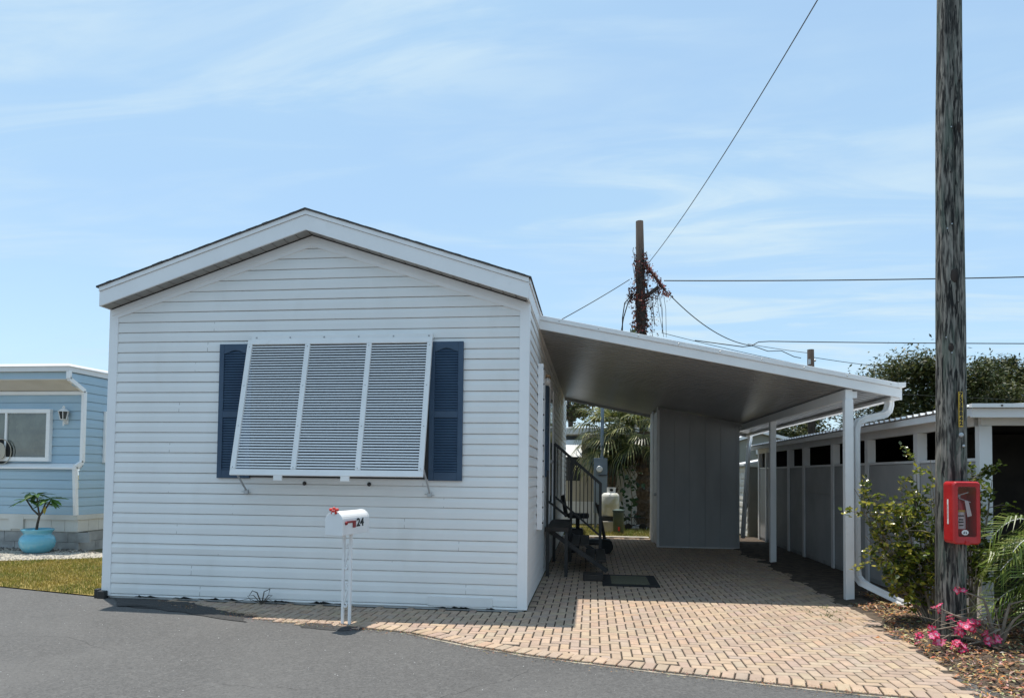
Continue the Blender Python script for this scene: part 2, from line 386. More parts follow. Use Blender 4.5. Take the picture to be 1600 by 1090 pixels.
# leaf litter
mb = MB()
cols = [(.40, .26, .13), (.28, .16, .075), (.48, .35, .21), (.17, .10, .06), (.42, .17, .05), (.52, .42, .28), (.10, .065, .04), (.34, .18, .08), (.22, .13, .065)]
for _ in range(22000):
    x = rnd(3.0, 5.2); y = rnd(-2.75, 1.7)
    if inside(x, y, ppoly) and random.random() > .012: continue
    if y > 1.0 and x < 3.7: continue
    if x < 3.2 and not inside(x, y, ppoly) and y > -2.2 and random.random() < .4: continue
    z = max(bedz(x, y), -.01) + rnd(.002, .022); a = rnd(0, 6.28); L_ = rnd(.008, .026) * (1.5 if random.random() < .12 else 1); w = L_ * rnd(.15, .5)
    if inside(x, y, ppoly): z = .004
    tx, ty = rnd(-.5, .5), rnd(-.5, .5)
    mb.col = tuple(c * rnd(.8, 1.45) for c in random.choice(cols))
    ca, sa = math.cos(a), math.sin(a)
    P = lambda s, t_: (x + s * ca - t_ * sa, y + s * sa + t_ * ca, z + s * tx + t_ * ty + .3 * abs(t_))
    mb.add([P(-L_, 0), P(0, -w), P(L_, 0), P(0, w)], [(0, 1, 2), (0, 2, 3)])
for _ in range(3200):   # debris along the road edge, under the shade of the house and on the joints
    t_ = rnd(0, 1); i = random.randrange(0, len(edge) - 1); a, b = V(edge[i]), V(edge[i + 1]); p = a.lerp(b, t_)
    x, y = p[0] + random.gauss(0, .06), p[1] + random.gauss(-.02, .06)
    L_ = rnd(.004, .013); a = rnd(0, 6.28); mb.col = tuple(c * rnd(.5, 1.0) for c in random.choice(cols)); ca, sa = math.cos(a), math.sin(a)
    mb.add([(x - L_ * ca, y - L_ * sa, .001), (x + L_ * .5 * sa, y - L_ * .5 * ca, .004), (x + L_ * ca, y + L_ * sa, .002)], [(0, 1, 2)])
stuff(mb.build('fallen_leaves', M['litter'], col=True))
# ---- left lawn, shell path
sheet('lawn_soil', [(-16, 3.0), (-9, 1.16), (-6.15, .42), (-4.6, .03), (-4.6, 3.6), (-7.2, 3.1), (-16, 4)], -.006, M['lawnbase'])
sheet('path', [(-16, 3.9), (-16, 2.9), (-9.6, 2.15), (-8.2, 2.3), (-7.3, 2.75), (-6.6, 3.25), (-7.0, 3.5), (-8, 3.98), (-16, 3.98)], .002, M['gravel'])
mb = MB()
for _ in range(2200):
    x = rnd(-10.5, -6.8); y = rnd(2.1, 3.95)
    if not inside(x, y, [(-16, 3.9), (-16, 2.9), (-9.6, 2.15), (-8.2, 2.3), (-7.3, 2.75), (-6.6, 3.25), (-7.0, 3.5), (-8, 3.98), (-16, 3.98)]): continue
    r = rnd(.006, .016); s = rnd(.22, .55)
    if y > 3.55: s *= .4; r *= 1.5
    mb.col = (s, s * .94, s * .83)
    mb.add([(x - r, y - r, .0), (x + r, y - r * .8, .0), (x + r * .8, y + r, .0), (x - r, y + r, 0), (x, y, r * 1.3)], [(0, 1, 4), (1, 2, 4), (2, 3, 4), (3, 0, 4)])
stuff(mb.build('shell_gravel', M['litter'], col=True))
def grass(name, n, fx, ok, hmin, hmax, cs):
    mb = MB()
    for _ in range(n):
        x, y = fx()
        if not ok(x, y): continue
        h = rnd(hmin, hmax) * (1 + .5 * fn(x * 3, y * 3)); a = rnd(0, 6.28); w = rnd(.0022, .0045); b = rnd(.2, 1.0) * h; a2 = rnd(0, 6.28)
        k = min(1, max(0, .5 + 1.1 * fn(x * 2.2, y * 2.2, 3))); c0 = V(cs[0]).lerp(V(cs[1]), k); s = rnd(.6, 1.25)
        if random.random() < .18: c0 = V(cs[2])
        mb.col = tuple(c0 * s)
        dx, dy = math.cos(a) * w, math.sin(a) * w; ex, ey = math.cos(a2) * b, math.sin(a2) * b
        mb.add([(x - dx, y - dy, -.005), (x + dx, y + dy, -.005), (x + ex * .4 + dx * .7, y + ey * .4 + dy * .7, h * .65), (x + ex * .4 - dx * .7, y + ey * .4 - dy * .7, h * .65), (x + ex, y + ey, h)], [(0, 1, 2, 3), (3, 2, 4)])
    return stuff(mb.build(name, M['grass'], col=True))
lawn = [(-10.5, 1.60), (-9, 1.15), (-6.15, .40), (-4.57, .0), (-4.57, 3.4), (-6.6, 3.2), (-7.3, 2.7), (-8.2, 2.25), (-9.6, 2.1), (-10.5, 2.2)]
grass('grass', 60000, lambda: (rnd(-10.5, -4.57), rnd(-.05, 3.4)), lambda x, y: inside(x + .06 * fn(x * 5, y * 5), y + .06 * fn(y * 5, x * 5), lawn),   .012, .038, [(.20, .23, .035), (.40, .31, .065), (.46, .35, .13)])
sheet('back_lawn_soil', [(-.4, 8.7), (3.6, 8.7), (3.6, 13), (-.4, 13)], -.01, M['lawnbase'])
grass('back_grass', 6000, lambda: (rnd(-.1, 2.1), rnd(8.7, 11.6)), lambda x, y: True, .03, .09, [(.12, .19, .03), (.24, .23, .05), (.3, .24, .1)])
# weeds in the joints near the front carport post
mb = MB()
for (cx, cy, n, s) in [(3.05, .78, 16, .055), (2.72, .86, 10, .04), (2.95, .34, 22, .075), (3.02, .12, 14, .05), (2.86, .52, 12, .05), (2.55, .92, 8, .04), (3.12, .55, 14, .06)]:
    for _ in range(n):
        x, y = cx + random.gauss(0, .035), cy + random.gauss(0, .04); a = rnd(0, 6.28); L_ = rnd(.3, 1.) * s; z = rnd(.2, .9) * L_
        k = rnd(.6, 1.3); mb.col = (.11 * k, .125 * k, .03 * k); w = .005
        mb.add([(x - w * math.sin(a), y + w * math.cos(a), -.002), (x + w * math.sin(a), y - w * math.cos(a), -.002), (x + L_ * math.cos(a), y + L_ * math.sin(a), z)], [(0, 1, 2)])
stuff(mb.build('weeds', M['grass'], col=True))

# ================================================================== MOBILE HOME
HX0, HX1, HY1 = -4.556, 0., 10.4
S = .108; ZB = .04
SL = .329; RX = -2.285
def rake(x, top=3.848): return top - SL * abs(x - RX)
home = thing('mobile_home', 'white lap sided mobile home with low gable roof beside its carport', 'house', (-2.28, 0, 0))
def front_lim(z):
    a, b = HX0 + .04, HX1 - .04
    if z > 3.05:
        w = max(.02, (3.86 - z) / SL); a = max(a, RX - w); b = min(b, RX + w)
    return a, b
mb = MB(); siding(mb, lambda u_, o, z: (u_, -o - (.006 * min(1, max(0, (-2.1 - u_) / .9)) if o > .005 and .50 < z < .60 else 0), z), .012, 3.80, S, front_lim, alt=.0035, zb=ZB, nseg=22)
mb.quad((HX0 + .03, .02, -.03), (HX1 - .03, .02, -.03), (HX1 - .03, .02, 3.1), (RX, .02, 3.84), (HX0 + .03, .02, 3.1))
fw = mb.build('front_wall', M['siding'], home)
random.seed(71)
mb = MB()
for k in range(0, 28):
    x = (-1.0 if k % 2 else -3.45) + .4 * math.sin(k * 1.7); z0_ = ZB + k * S + .004
    if k > 26 or (12 <= k <= 25 and -3.3 < x < -.6): continue
    w_ = .0016
    mb.hexa([(x - w_, -.0150, z0_), (x + w_, -.0150, z0_), (x + w_, -.004, z0_), (x - w_, -.004, z0_), (x - w_, -.0048, z0_ + S - .012), (x + w_, -.0048, z0_ + S - .012), (x + w_, .0, z0_ + S - .012), (x - w_, .0, z0_ + S - .012)])
mb.build('lap_joint', M['soffit'], fw)['kind'] = 'stuff'
mb = MB(); siding(mb, lambda u_, o, z: (o, u_, z), .03, 3.16, S, lambda z: (.05, HY1 - .05), alt=.0035, zb=ZB, nseg=30, seed=7)
mb.quad((-.03, .03, -.03), (-.03, HY1, -.03), (-.03, HY1, 3.1), (-.03, .03, 3.1))
mb.build('side_wall', M['siding'], home)
mb = MB(); siding(mb, lambda u_, o, z: (HX0 - o, u_, z), .03, 3.14, S, lambda z: (.05, HY1 - .05), zb=ZB, nseg=8, seed=3)
mb.quad((HX0, HY1, -.03), (HX1, HY1, -.03), (HX1, HY1, 3.1), (RX, HY1, 3.84), (HX0, HY1, 3.1))
mb.build('rear_wall', M['siding'], home)
# corner posts
for (x, sx) in ((HX0, 1), (HX1, -1)):
    mb = MB(); xo = x - sx * .016
    mb.box(min(xo, x + sx * .085), max(xo, x + sx * .085), -.020, .002, .015, 3.10)
    mb.box(min(xo, x + sx * .004), max(xo, x + sx * .004), .003, .085, .02, 3.09)
    mb.build('corner_trim', M['trim'], home, bevel=.003)
mb = MB(); mb.box(HX0 - .03, HX0 + .06, -.07, .0, -.02, .07); mb.box(HX0 - .08, HX0 - .03, -.05, .02, -.02, .085); mb.build('corner_block', M['black'], home, bevel=.01)
# rake frieze under the soffit
mb = MB()
for (xa, xb) in ((HX0 + .02, RX), (RX, HX1 - .02)):
    za, zb_ = rake(xa) - .003, rake(xb) - .003
    for dz0, dz1, yo in ((0, -.075, -.030), (-.075, -.115, -.022)):
        mb.hexa([(xa, yo, za + dz1), (xb, yo, zb_ + dz1), (xb, .0, zb_ + dz1), (xa, .0, za + dz1), (xa, yo, za + dz0), (xb, yo, zb_ + dz0), (xb, .0, zb_ + dz0), (xa, .0, za + dz0)])
mb.build('frieze', M['trim'], home)
# soffit boards
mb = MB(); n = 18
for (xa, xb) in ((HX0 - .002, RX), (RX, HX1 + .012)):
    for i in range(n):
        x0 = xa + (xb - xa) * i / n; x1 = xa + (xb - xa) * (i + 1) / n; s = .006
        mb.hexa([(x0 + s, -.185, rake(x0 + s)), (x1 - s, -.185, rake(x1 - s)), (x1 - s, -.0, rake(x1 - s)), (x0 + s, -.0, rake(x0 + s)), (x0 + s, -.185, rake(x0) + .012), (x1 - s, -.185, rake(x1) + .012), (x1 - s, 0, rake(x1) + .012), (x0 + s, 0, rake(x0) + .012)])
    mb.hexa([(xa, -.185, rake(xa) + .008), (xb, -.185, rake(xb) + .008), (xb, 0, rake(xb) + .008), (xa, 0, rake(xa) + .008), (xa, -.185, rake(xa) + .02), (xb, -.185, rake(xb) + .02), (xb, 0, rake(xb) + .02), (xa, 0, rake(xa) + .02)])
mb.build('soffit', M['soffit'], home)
mb = MB()
for (xa, xb) in ((HX0 + .02, RX), (RX, HX1 - .02)):
    mb.hexa([(xa, -.036, rake(xa) - .0105), (xb, -.036, rake(xb) - .0105), (xb, -.031, rake(xb) - .0105), (xa, -.031, rake(xa) - .0105), (xa, -.036, rake(xa) - .001), (xb, -.036, rake(xb) - .001), (xb, -.031, rake(xb) - .001), (xa, -.031, rake(xa) - .001)])
mb.build('soffit_gap', M['dark'], home)
# rake fascia: wide lower board, narrow upper strip
for (xa, xb) in ((HX0 - .006, RX), (RX, HX1 + .02)):
    mb = MB()
    for (b0, b1, yo) in ((-.004, .150, -.205), (.153, .198, -.218)):
        mb.hexa([(xa, yo, rake(xa) + b0), (xb, yo, rake(xb) + b0), (xb, -.185, rake(xb) + b0), (xa, -.185, rake(xa) + b0), (xa, yo, rake(xa) + b1), (xb, yo, rake(xb) + b1), (xb, -.185, rake(xb) + b1), (xa, -.185, rake(xa) + b1)])
    mb.build('rake_fascia', M['trim'], home)
# eave fascia along the carport side and the far side
mb = MB(); mb.box(.002, .022, -.183, HY1, 3.085, 3.235); mb.box(.002, .034, -.183, HY1, 3.238, 3.285); mb.build('eave_fascia', M['trim'], home)
mb = MB(); mb.box(HX0 - .022, HX0 - .004, -.183, HY1, 3.10, 3.27); mb.build('eave_fascia', M['trim'], home)
# roof with shingle edge
mb = MB()
for (xa, xb) in ((HX0 - .03, RX), (RX, HX1 + .045)):
    n = 40
    for i in range(n):
        x0 = xa + (xb - xa) * i / n; x1 = xa + (xb - xa) * (i + 1) / n; t0 = .198; t1 = .214 + .004 * random.random(); y0 = -.228 - .006 * random.random()
        mb.hexa([(x0, y0, rake(x0) + t0), (x1, y0, rake(x1) + t0), (x1, HY1 + .2, rake(x1) + t0), (x0, HY1 + .2, rake(x0) + t0), (x0, y0, rake(x0) + t1), (x1, y0, rake(x1) + t1), (x1, HY1 + .2, rake(x1) + t1), (x0, HY1 + .2, rake(x0) + t1)])
mb.build('roof', M['shingle'], home)
# access panel and torn bottom edge
mb = MB(); mb.box(-.99, -.33, -.020, -.002, .03, .125); ap = mb.build('access_panel', M['white'], home, bevel=.004)
for i in range(26):
    x = rnd(-4.3, -.3); w = rnd(.03, .13)
    if -2.0 < x < -1.1 and random.random() < .6: continue
    mb = MB(); mb.prism([(x - w, .012), (x + w * .3, .006), (x + w, .012), (x + w * .6, rnd(.014, .022)), (x + w * .1, rnd(.016, .034)), (x - w * .2, rnd(.014, .02)), (x - w * .7, rnd(.014, .026))], lambda a, b: (a, -.0165, b), lambda a, b: (a, -.012, b))
    mb.build('torn_edge', M['dark'], home)
# front window behind the hinged storm shutter, blackened as shade between the slats
win = MB(); win.box(-2.915, -1.005, -.026, -.002, 1.30, 2.72); wn = win.build('window', M['black'], home)
mb = MB()
for (x0, x1) in ((-2.88, -1.97), (-1.95, -1.04)): mb.box(x0, x1, -.031, -.027, 1.34, 2.69)
mb.build('shade_sheet', M['dark'], wn)  # added black sheets, painted shade seen through the slat gaps
# hinged slatted shutter (propped open)
Tp, Bt = V((0, -.060, 2.735)), V((0, -.385, 1.322))
sv = (Bt - Tp); SLn = sv.length; sv.normalize(); nv = V((0, sv[2], -sv[1])); nv = nv if nv[1] < 0 else -nv
def sh(x, s, n_): return V((x, 0, 0)) + Tp + sv * s + nv * n_
def shbox(mb, x0, x1, s0, s1, n0, n1): mb.hexa([sh(x0, s0, n0), sh(x1, s0, n0), sh(x1, s1, n0), sh(x0, s1, n0), sh(x0, s0, n1), sh(x1, s0, n1), sh(x1, s1, n1), sh(x0, s1, n1)])
XA, XB = -2.945, -.968
bounds = [XA, XA + .659, XA + 1.318, XB]
mb = MB()
shbox(mb, XA, XB, 0, .052, -.012, .016); shbox(mb, XA, XB, SLn - .062, SLn, -.012, .016)
for i, x in enumerate(bounds):
    w = .026
    x0, x1 = (x, x + .052) if i == 0 else ((x - .052, x) if i == 3 else (x - w, x + w))
    shbox(mb, x0, x1, .053, SLn - .063, -.014, .018)
shut = mb.build('storm_shutter', M['alum'], home, bevel=.003)
nb = 46
for q in range(3):
    x0, x1 = bounds[q] + (.052 if q == 0 else .026), bounds[q + 1] - (.052 if q == 2 else .026); mb = MB()
    for k in range(nb):
        s = .060 + (SLn - .130) * (k + .5) / nb; c = .0112
        j = rnd(-.0006, .0006)
        a0, a1 = (s - .0084, -.004), (s + .0080, .0055)
        th = .0012
        mb.hexa([sh(x0, a0[0] - th + j, a0[1] - th), sh(x1, a0[0] - th - j, a0[1] - th), sh(x1, a1[0] - th - j, a1[1] - th), sh(x0, a1[0] - th + j, a1[1] - th),
                 sh(x0, a0[0] + th + j, a0[1] + th), sh(x1, a0[0] + th - j, a0[1] + th), sh(x1, a1[0] + th - j, a1[1] + th), sh(x0, a1[0] + th + j, a1[1] + th)])
    mb.build('slats', M['slat'], shut)
mb = MB(); mb.box(-2.92, -.972, -.055, -.012, 2.737, 2.785)
mb.build('hinge_rail', M['alum'], shut, bevel=.004)
def dots(name, pts, r, m, parent):
    for p in pts:
        mb = MB(); mb.ball(p, r, 8, 6); mb.build(name, m, parent)
dots('rivet', [(-2.86 + i * .37, -.057, 2.762) for i in range(6)], .009, M['steel'], shut)
dots('rivet', [sh(x, .08 + i * .43, .018) for x in (bounds[0] + .026, bounds[1], bounds[2], bounds[3] - .026) for i in range(4)], .006, M['steel'], shut)
for (x, xt) in ((-2.95, -2.93), (-.985, -.975)):
    mb = MB(); mb.tube([sh(xt, SLn - .09, -.004), (x + .0, -.02, 1.155)], .010, 8); mb.box(x - .022, x + .022, -.040, -.012, 1.125, 1.165); mb.tube([(x - .05, -.03, 1.15), (x + .05, -.03, 1.14)], .004, 6)
    mb.build('support_arm', M['steel'], shut)
for x in (-2.44, -1.75):
    p = sh(x, SLn, 0); mb = MB(); mb.box(x - .045, x + .045, p[1] - .012, p[1] + .01, p[2] - .05, p[2] + .005)
    mb.build('bracket', M['alum'], shut, bevel=.004)
for x in (-2.315, -1.621):
    mb = MB(); mb.lathe([(.018, 0), (.022, .012), (.012, .022)], (x, 0, 0), 10)
    mb.v = [(a, -.014 - c, 1.242 + b) for a, b, c in mb.v]; mb.build('catch', M['black'], shut)
# blue louvred shutters
def blue_shutter(Pf, w, z0, z1, parent):
    """Pf(u,out,z)"""
    zm = z0 + (z1 - z0) * .475
    mb = MB()
    def b(u0, u1, o0, o1, a, c): mb.hexa([Pf(u0, o0, a), Pf(u1, o0, a), Pf(u1, o1, a), Pf(u0, o1, a), Pf(u0, o0, c), Pf(u1, o0, c), Pf(u1, o1, c), Pf(u0, o1, c)])
    st = .052
    b(0, st, .012, .042, z0, z1); b(w - st, w, .012, .042, z0, z1)
    b(st, w - st, .012, .041, z0, z0 + .085); b(st, w - st, .012, .041, zm - .035, zm + .035)
    b(st, w - st, .012, .020, z0 + .08, z1 - .04)
    # arched top rail
    n = 10; low = []
    for i in range(n + 1):
        u_ = st + (w - 2 * st) * i / n; k = math.cos((i / n - .5) * math.pi); low.append((u_, z1 - .105 + .038 * k ** 1.6))
    poly = low + [(w - st, z1), (st, z1)]
    mb.prism(poly, lambda u_, z: Pf(u_, .041, z), lambda u_, z: Pf(u_, .012, z))
    o = mb.build('blue_shutter', M['navy'], parent, bevel=.003)
    mb = MB()
    for (a, c) in ((z0 + .087, zm - .037), (zm + .037, z1 - .075)):
        k = int((c - a) / .027)
        for i in range(k):
            za = a + (c - a) * i / k; zc = a + (c - a) * (i + .8) / k
            mb.hexa([Pf(st, .030, za), Pf(w - st, .030, za), Pf(w - st, .038, za + .004), Pf(st, .038, za + .004), Pf(st, .021, zc), Pf(w - st, .021, zc), Pf(w - st, .024, zc + .004), Pf(st, .024, zc + .004)])
    mb.build('slats', M['navy'], o)
blue_shutter(lambda u_, o, z: (-3.279 + u_, -o, z), .362, 1.288, 2.703, home)
blue_shutter(lambda u_, o, z: (-1.000 + u_, -o, z), .346, 1.288, 2.703, home)
# side wall: tall framed window, shutters, door, hood
mb = MB(); F = lambda u0, u1, z0, z1, o0=.012, o1=.05: mb.box(o0, o1, u0, u1, z0, z1)
F(1.18, 1.24, .72, 2.66, .012, .075); F(1.86, 1.92, .72, 2.66); F(1.24, 1.86, .72, .80); F(1.24, 1.86, 2.58, 2.66); F(1.24, 1.86, 1.66, 1.72)
w2 = mb.build('window', M['trim'], home, bevel=.003)
mb = MB(); mb.box(.014, .02, 1.24, 1.86, .80, 2.58); mb.build('pane', M['glass'], w2)
dots('storm_clip', [(.078, 1.19, .80 + i * .18) for i in range(11)], .012, M['black'], w2)
blue_shutter(lambda u_, o, z: (o, 2.28 + u_, z), .30, 1.33, 2.60, home)
blue_shutter(lambda u_, o, z: (o, 2.72 + u_, z), .26, 1.33, 2.60, home)
mb = MB(); mb.box(.012, .045, 3.10, 3.16, .62, 2.72); mb.box(.012, .045, 4.02, 4.08, .62, 2.72); mb.box(.012, .045, 3.16, 4.02, 2.66, 2.72); mb.box(.012, .03, 3.16, 4.02, .62, 2.66)
dr = mb.build('door', M['trim'], home)
mb = MB(); mb.box(.031, .035, 3.28, 3.90, .95, 2.5); mb.build('pane', M['glass'], dr)
mb = MB(); mb.ball((.06, 3.24, 1.55), .03, 10, 8); mb.build('handle', M['steel'], dr)
mb = MB(); mb.box(.012, .10, 1.98, 2.24, 2.62, 2.645); hd = mb.build('wall_lamp', M['tan'], home, bevel=.006)
mb = MB(); mb.ball((.06, 2.11, 2.575), .075, 12, 8, (.6, 1.3, .75)); mb.build('lamp_shade', M['white'], hd, smooth=True)

# ================================================================== CARPORT
CX0, CX1, CY0, CY1 = .024, 4.035, 1.25, 8.75
def cz(x): return 3.088 - .2065 * (x - .02)
cp = thing('carport', 'white metal carport with sloping pan roof attached to the mobile home', 'carport', (2., 1.25, 0))
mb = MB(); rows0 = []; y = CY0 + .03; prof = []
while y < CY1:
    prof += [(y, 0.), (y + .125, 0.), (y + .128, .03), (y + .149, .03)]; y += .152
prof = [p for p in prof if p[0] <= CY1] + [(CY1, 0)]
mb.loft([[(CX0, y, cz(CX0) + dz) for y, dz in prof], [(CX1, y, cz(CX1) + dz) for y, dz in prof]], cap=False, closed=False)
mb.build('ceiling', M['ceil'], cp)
mb = MB(); T = .085
mb.hexa([(CX0, CY0 + .03, cz(CX0) + .03), (CX1 + .02, CY0 + .03, cz(CX1) + .03), (CX1 + .02, CY1, cz(CX1) + .03), (CX0, CY1, cz(CX0) + .03), (CX0, CY0 + .03, cz(CX0) + .09), (CX1 + .02, CY0 + .03, cz(CX1) + .09), (CX1 + .02, CY1, cz(CX1) + .09), (CX0, CY1, cz(CX0) + .09)])
mb.build('roof', M['alum'], cp)
mb = MB()
for (b0, b1, y0, y1) in ((-.004, .100, CY0, CY0 + .03), (.103, .158, CY0 - .016, CY0 + .03)):
    xa, xb = CX0 - .004, CX1 + .006
    mb.hexa([(xa, y0, cz(xa) + b0), (xb, y0, cz(xb) + b0), (xb, y1, cz(xb) + b0), (xa, y1, cz(xa) + b0), (xa, y0, cz(xa) + b1), (xb, y0, cz(xb) + b1), (xb, y1, cz(xb) + b1), (xa, y1, cz(xa) + b1)])
mb.box(CX1 - .03, CX1 + .05, CY0 - .02, CY0 + .06, cz(CX1) + .115, cz(CX1) + .165)
mb.build('front_fascia', M['alum'], cp, bevel=.003)
dots('screw', [(.25 + i * .46, CY0 - .018, cz(.25 + i * .46) + .13) for i in range(9)], .008, M['steel'], cp)
# side gutter
mb = MB(); gx0, gx1 = 3.945, 4.065; gz = 2.236
prof = [(gx0, gz + .035), (gx0, gz + .0), (gx0 + .02, gz), (gx1 - .03, gz), (gx1 - .012, gz + .05), (gx1, gz + .06), (gx1, gz + .13), (gx1 - .012, gz + .13), (gx1 - .012, gz + .07), (gx0 + .012, gz + .012), (gx0 + .012, gz + .035)]
mb.prism(prof, lambda a, b: (a, CY0 + .04, b), lambda a, b: (a, CY1, b)); mb.box(gx0, gx1, CY0 + .036, CY0 + .042, gz, gz + .13)
mb.build('gutter', M['alum'], cp)
mb = MB()
mb.box(3.47, 3.545, CY0 + .045, CY1 - .05, 2.245, cz(3.545) - .001)
mb.build('beam', M['alum'], cp, bevel=.003)
mb = MB(); mb.box(3.548, 3.60, CY0 + .06, CY0 + .13, 2.262, 2.335); mb.build('beam_bracket', M['alum'], cp)
for y in (1.33, 4.69):
    mb = MB(); mb.box(3.462, 3.553, y - .043, y + .043, -.04, 2.244); mb.build('post', M['alum'], cp, bevel=.005)
def rtube(mb, pts, w, h):
    """rectangular downspout swept along pts"""
    pts = [V(p) for p in pts]; rings = []; n = len(pts)
    for i, p in enumerate(pts):
        d = (pts[min(i + 1, n - 1)] - pts[max(i - 1, 0)]).normalized()
        a = V((-.5, .86, 0)); a = (a - d * a.dot(d)).normalized(); b = d.cross(a).normalized()
        ring = []
        for (sa, sb) in ((-.5, -.5), (-.2, -.5), (-.16, -.42), (.16, -.42), (.2, -.5), (.5, -.5), (.5, -.2), (.42, -.16), (.42, .16), (.5, .2), (.5, .5), (.2, .5), (.16, .42), (-.16, .42), (-.2, .5), (-.5, .5), (-.5, .2), (-.42, .16), (-.42, -.16), (-.5, -.2)):
            ring.append(p + a * sa * h + b * sb * w)
        rings.append(ring)
    mb.loft(rings)
mb = MB()
rtube(mb, [(3.99, 1.44, 2.25), (3.99, 1.44, 2.19), (3.975, 1.44, 2.13), (3.94, 1.44, 2.09), (3.88, 1.44, 2.07), (3.72, 1.43, 2.035), (3.655, 1.43, 2.0), (3.625, 1.43, 1.94), (3.618, 1.43, 1.85), (3.618, 1.43, .33), (3.625, 1.41, .25), (3.655, 1.36, .195), (3.70, 1.28, .165), (3.92, .83, .045)], .074, .07)
dsp = mb.build('downspout', M['alum'], cp)
mb = MB(); p = V((3.921, .827, .0445)); dd = V((.43, -.88, -.235)).normalized(); a = V((-.5, .86, 0)); a = (a - dd * a.dot(dd)).normalized(); b = dd.cross(a).normalized(); q = p + dd * .002
mb.quad(*[q + a * sa * .026 + b * sb * .028 for sa, sb in ((-1, -1), (1, -1), (1, 1), (-1, 1))]); mb.build('outlet', M['dark'], dsp)
mb = MB(); rtube(mb, [(3.99, 8.55, 2.25), (3.985, 8.55, 2.15), (3.96, 8.53, 2.05), (3.70, 7.9, .12)], .07, .06); mb.build('downspout', M['alum'], cp)
# rear edge trim
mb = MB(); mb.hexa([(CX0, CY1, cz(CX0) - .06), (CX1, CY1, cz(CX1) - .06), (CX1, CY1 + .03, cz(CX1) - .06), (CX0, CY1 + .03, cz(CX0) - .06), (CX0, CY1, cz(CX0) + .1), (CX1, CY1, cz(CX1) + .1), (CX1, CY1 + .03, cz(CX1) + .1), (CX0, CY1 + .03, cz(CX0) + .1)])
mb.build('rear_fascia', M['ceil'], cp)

# ================================================================== STORAGE SHED under the carport
sd = thing('storage_shed', 'grey panelled storage room under the rear of the carport', 'shed', (2.65, 6.8, 0))
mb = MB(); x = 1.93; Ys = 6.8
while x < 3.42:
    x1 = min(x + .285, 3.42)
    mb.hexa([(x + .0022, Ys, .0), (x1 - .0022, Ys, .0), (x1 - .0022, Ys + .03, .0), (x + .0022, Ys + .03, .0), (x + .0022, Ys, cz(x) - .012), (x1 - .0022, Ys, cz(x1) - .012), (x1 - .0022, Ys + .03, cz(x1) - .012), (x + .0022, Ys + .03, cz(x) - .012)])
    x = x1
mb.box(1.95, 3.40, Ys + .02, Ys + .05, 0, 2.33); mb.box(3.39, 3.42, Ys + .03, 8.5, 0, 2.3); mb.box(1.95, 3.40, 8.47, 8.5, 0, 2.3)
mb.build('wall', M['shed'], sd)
mb = MB(); mb.box(1.93, 3.42, Ys - .012, Ys - .001, .0, .022); mb.build('sill_strip', M['shedtrim'], sd)
mb = MB(); mb.box(1.885, 1.93, Ys - .01, Ys + .10, 0, cz(1.9) - .012); mb.box(1.89, 1.93, Ys + .95, 8.5, 0, cz(1.9) - .012); mb.build('jamb', M['shedtrim'], sd, bevel=.004)
mb = MB(); mb.box(1.90, 1.94, Ys + .105, Ys + .945, .03, 2.62); dr = mb.build('door', M['shedtrim'], sd)
mb = MB(); mb.ball((1.865, Ys + .17, 1.0), .03, 10, 8); mb.tube([(1.9, Ys + .17, 1.0), (1.87, Ys + .17, 1.0)], .012, 8); mb.build('handle', M['steel'], dr)
mb = MB(); mb.hexa([(1.9, Ys - .03, cz(1.9) - .07), (3.45, Ys - .03, cz(3.45) - .07), (3.45, Ys - .001, cz(3.45) - .07), (1.9, Ys - .001, cz(1.9) - .07), (1.9, Ys - .03, cz(1.9) - .013), (3.45, Ys - .03, cz(3.45) - .013), (3.45, Ys - .001, cz(3.45) - .013), (1.9, Ys - .001, cz(1.9) - .013)]); mb.build('head_trim', M['shed'], sd)

# ================================================================== ENTRY STEPS
st = thing('entry_steps', 'dark entry steps with black metal railing against the white side wall', 'steps', (.4, 3.4, 0))
mb = MB(); mb.box(.03, .34, 2.45, 4.2, .60, .66); mb.build('landing', M['wood'], st, bevel=.006)
for (x0, x1, z) in ((.36, .62, .42), (.56, .86, .21)):
    mb = MB()
    for i in range(2): mb.box(x0 + i * (x1 - x0) / 2, x0 + (i + .93) * (x1 - x0) / 2, 2.75, 4.2, z - .035, z)
    mb.build('tread', M['wood'], st, bevel=.004)
for y in (2.72, 4.22):
    mb = MB(); mb.bar((.06, y, .60), (.86, y, .06), .04, .06, (0, 0, 1)); mb.build('stringer', M['black'], st)
for (x, y) in ((.06, 2.5), (.31, 2.5), (.06, 4.15), (.31, 4.15)):
    mb = MB(); mb.bar((x, y, 0), (x, y, .6), .045, .045); mb.build('leg', M['black'], st)
mb = MB(); mb.bar((.05, 4.22, 1.86), (.79, 4.22, 1.22), .05, .045); mb.bar((.06, 4.22, 1.02), (.79, 4.22, .40), .03, .03); mb.bar((.78, 4.22, .0), (.78, 4.22, 1.23), .045, .045); mb.bar((.05, 4.22, .6), (.05, 4.22, 1.86), .045, .045); mb.bar((.32, 4.22, .4), (.32, 4.22, 1.62), .04, .04)
rl = mb.build('railing', M['black'], st)
for i in range(11):
    x = .10 + i * .06
    if abs(x - .32) < .03: continue
    k = (x - .05) / .74; mb = MB(); mb.bar((x, 4.22, 1.01 - .62 * k), (x, 4.22, 1.85 - .64 * k), .014, .014); mb.build('baluster', M['black'], rl)
mb = MB(); mb.bar((.05, 2.55, .66), (.05, 2.55, 1.42), .035, .035); mb.bar((.06, 2.55, 1.0), (.30, 2.75, .80), .025, .025); mb.build('hand_rail', M['black'], st)
# concrete block below the steps
mb = MB(); mb.box(.54, .80, 2.16, 2.42, .0, .085); tag(mb.build('concrete_block', M['wood'], bevel=.01), 'low dark block lying on the pavers in front of the entry steps', 'block')
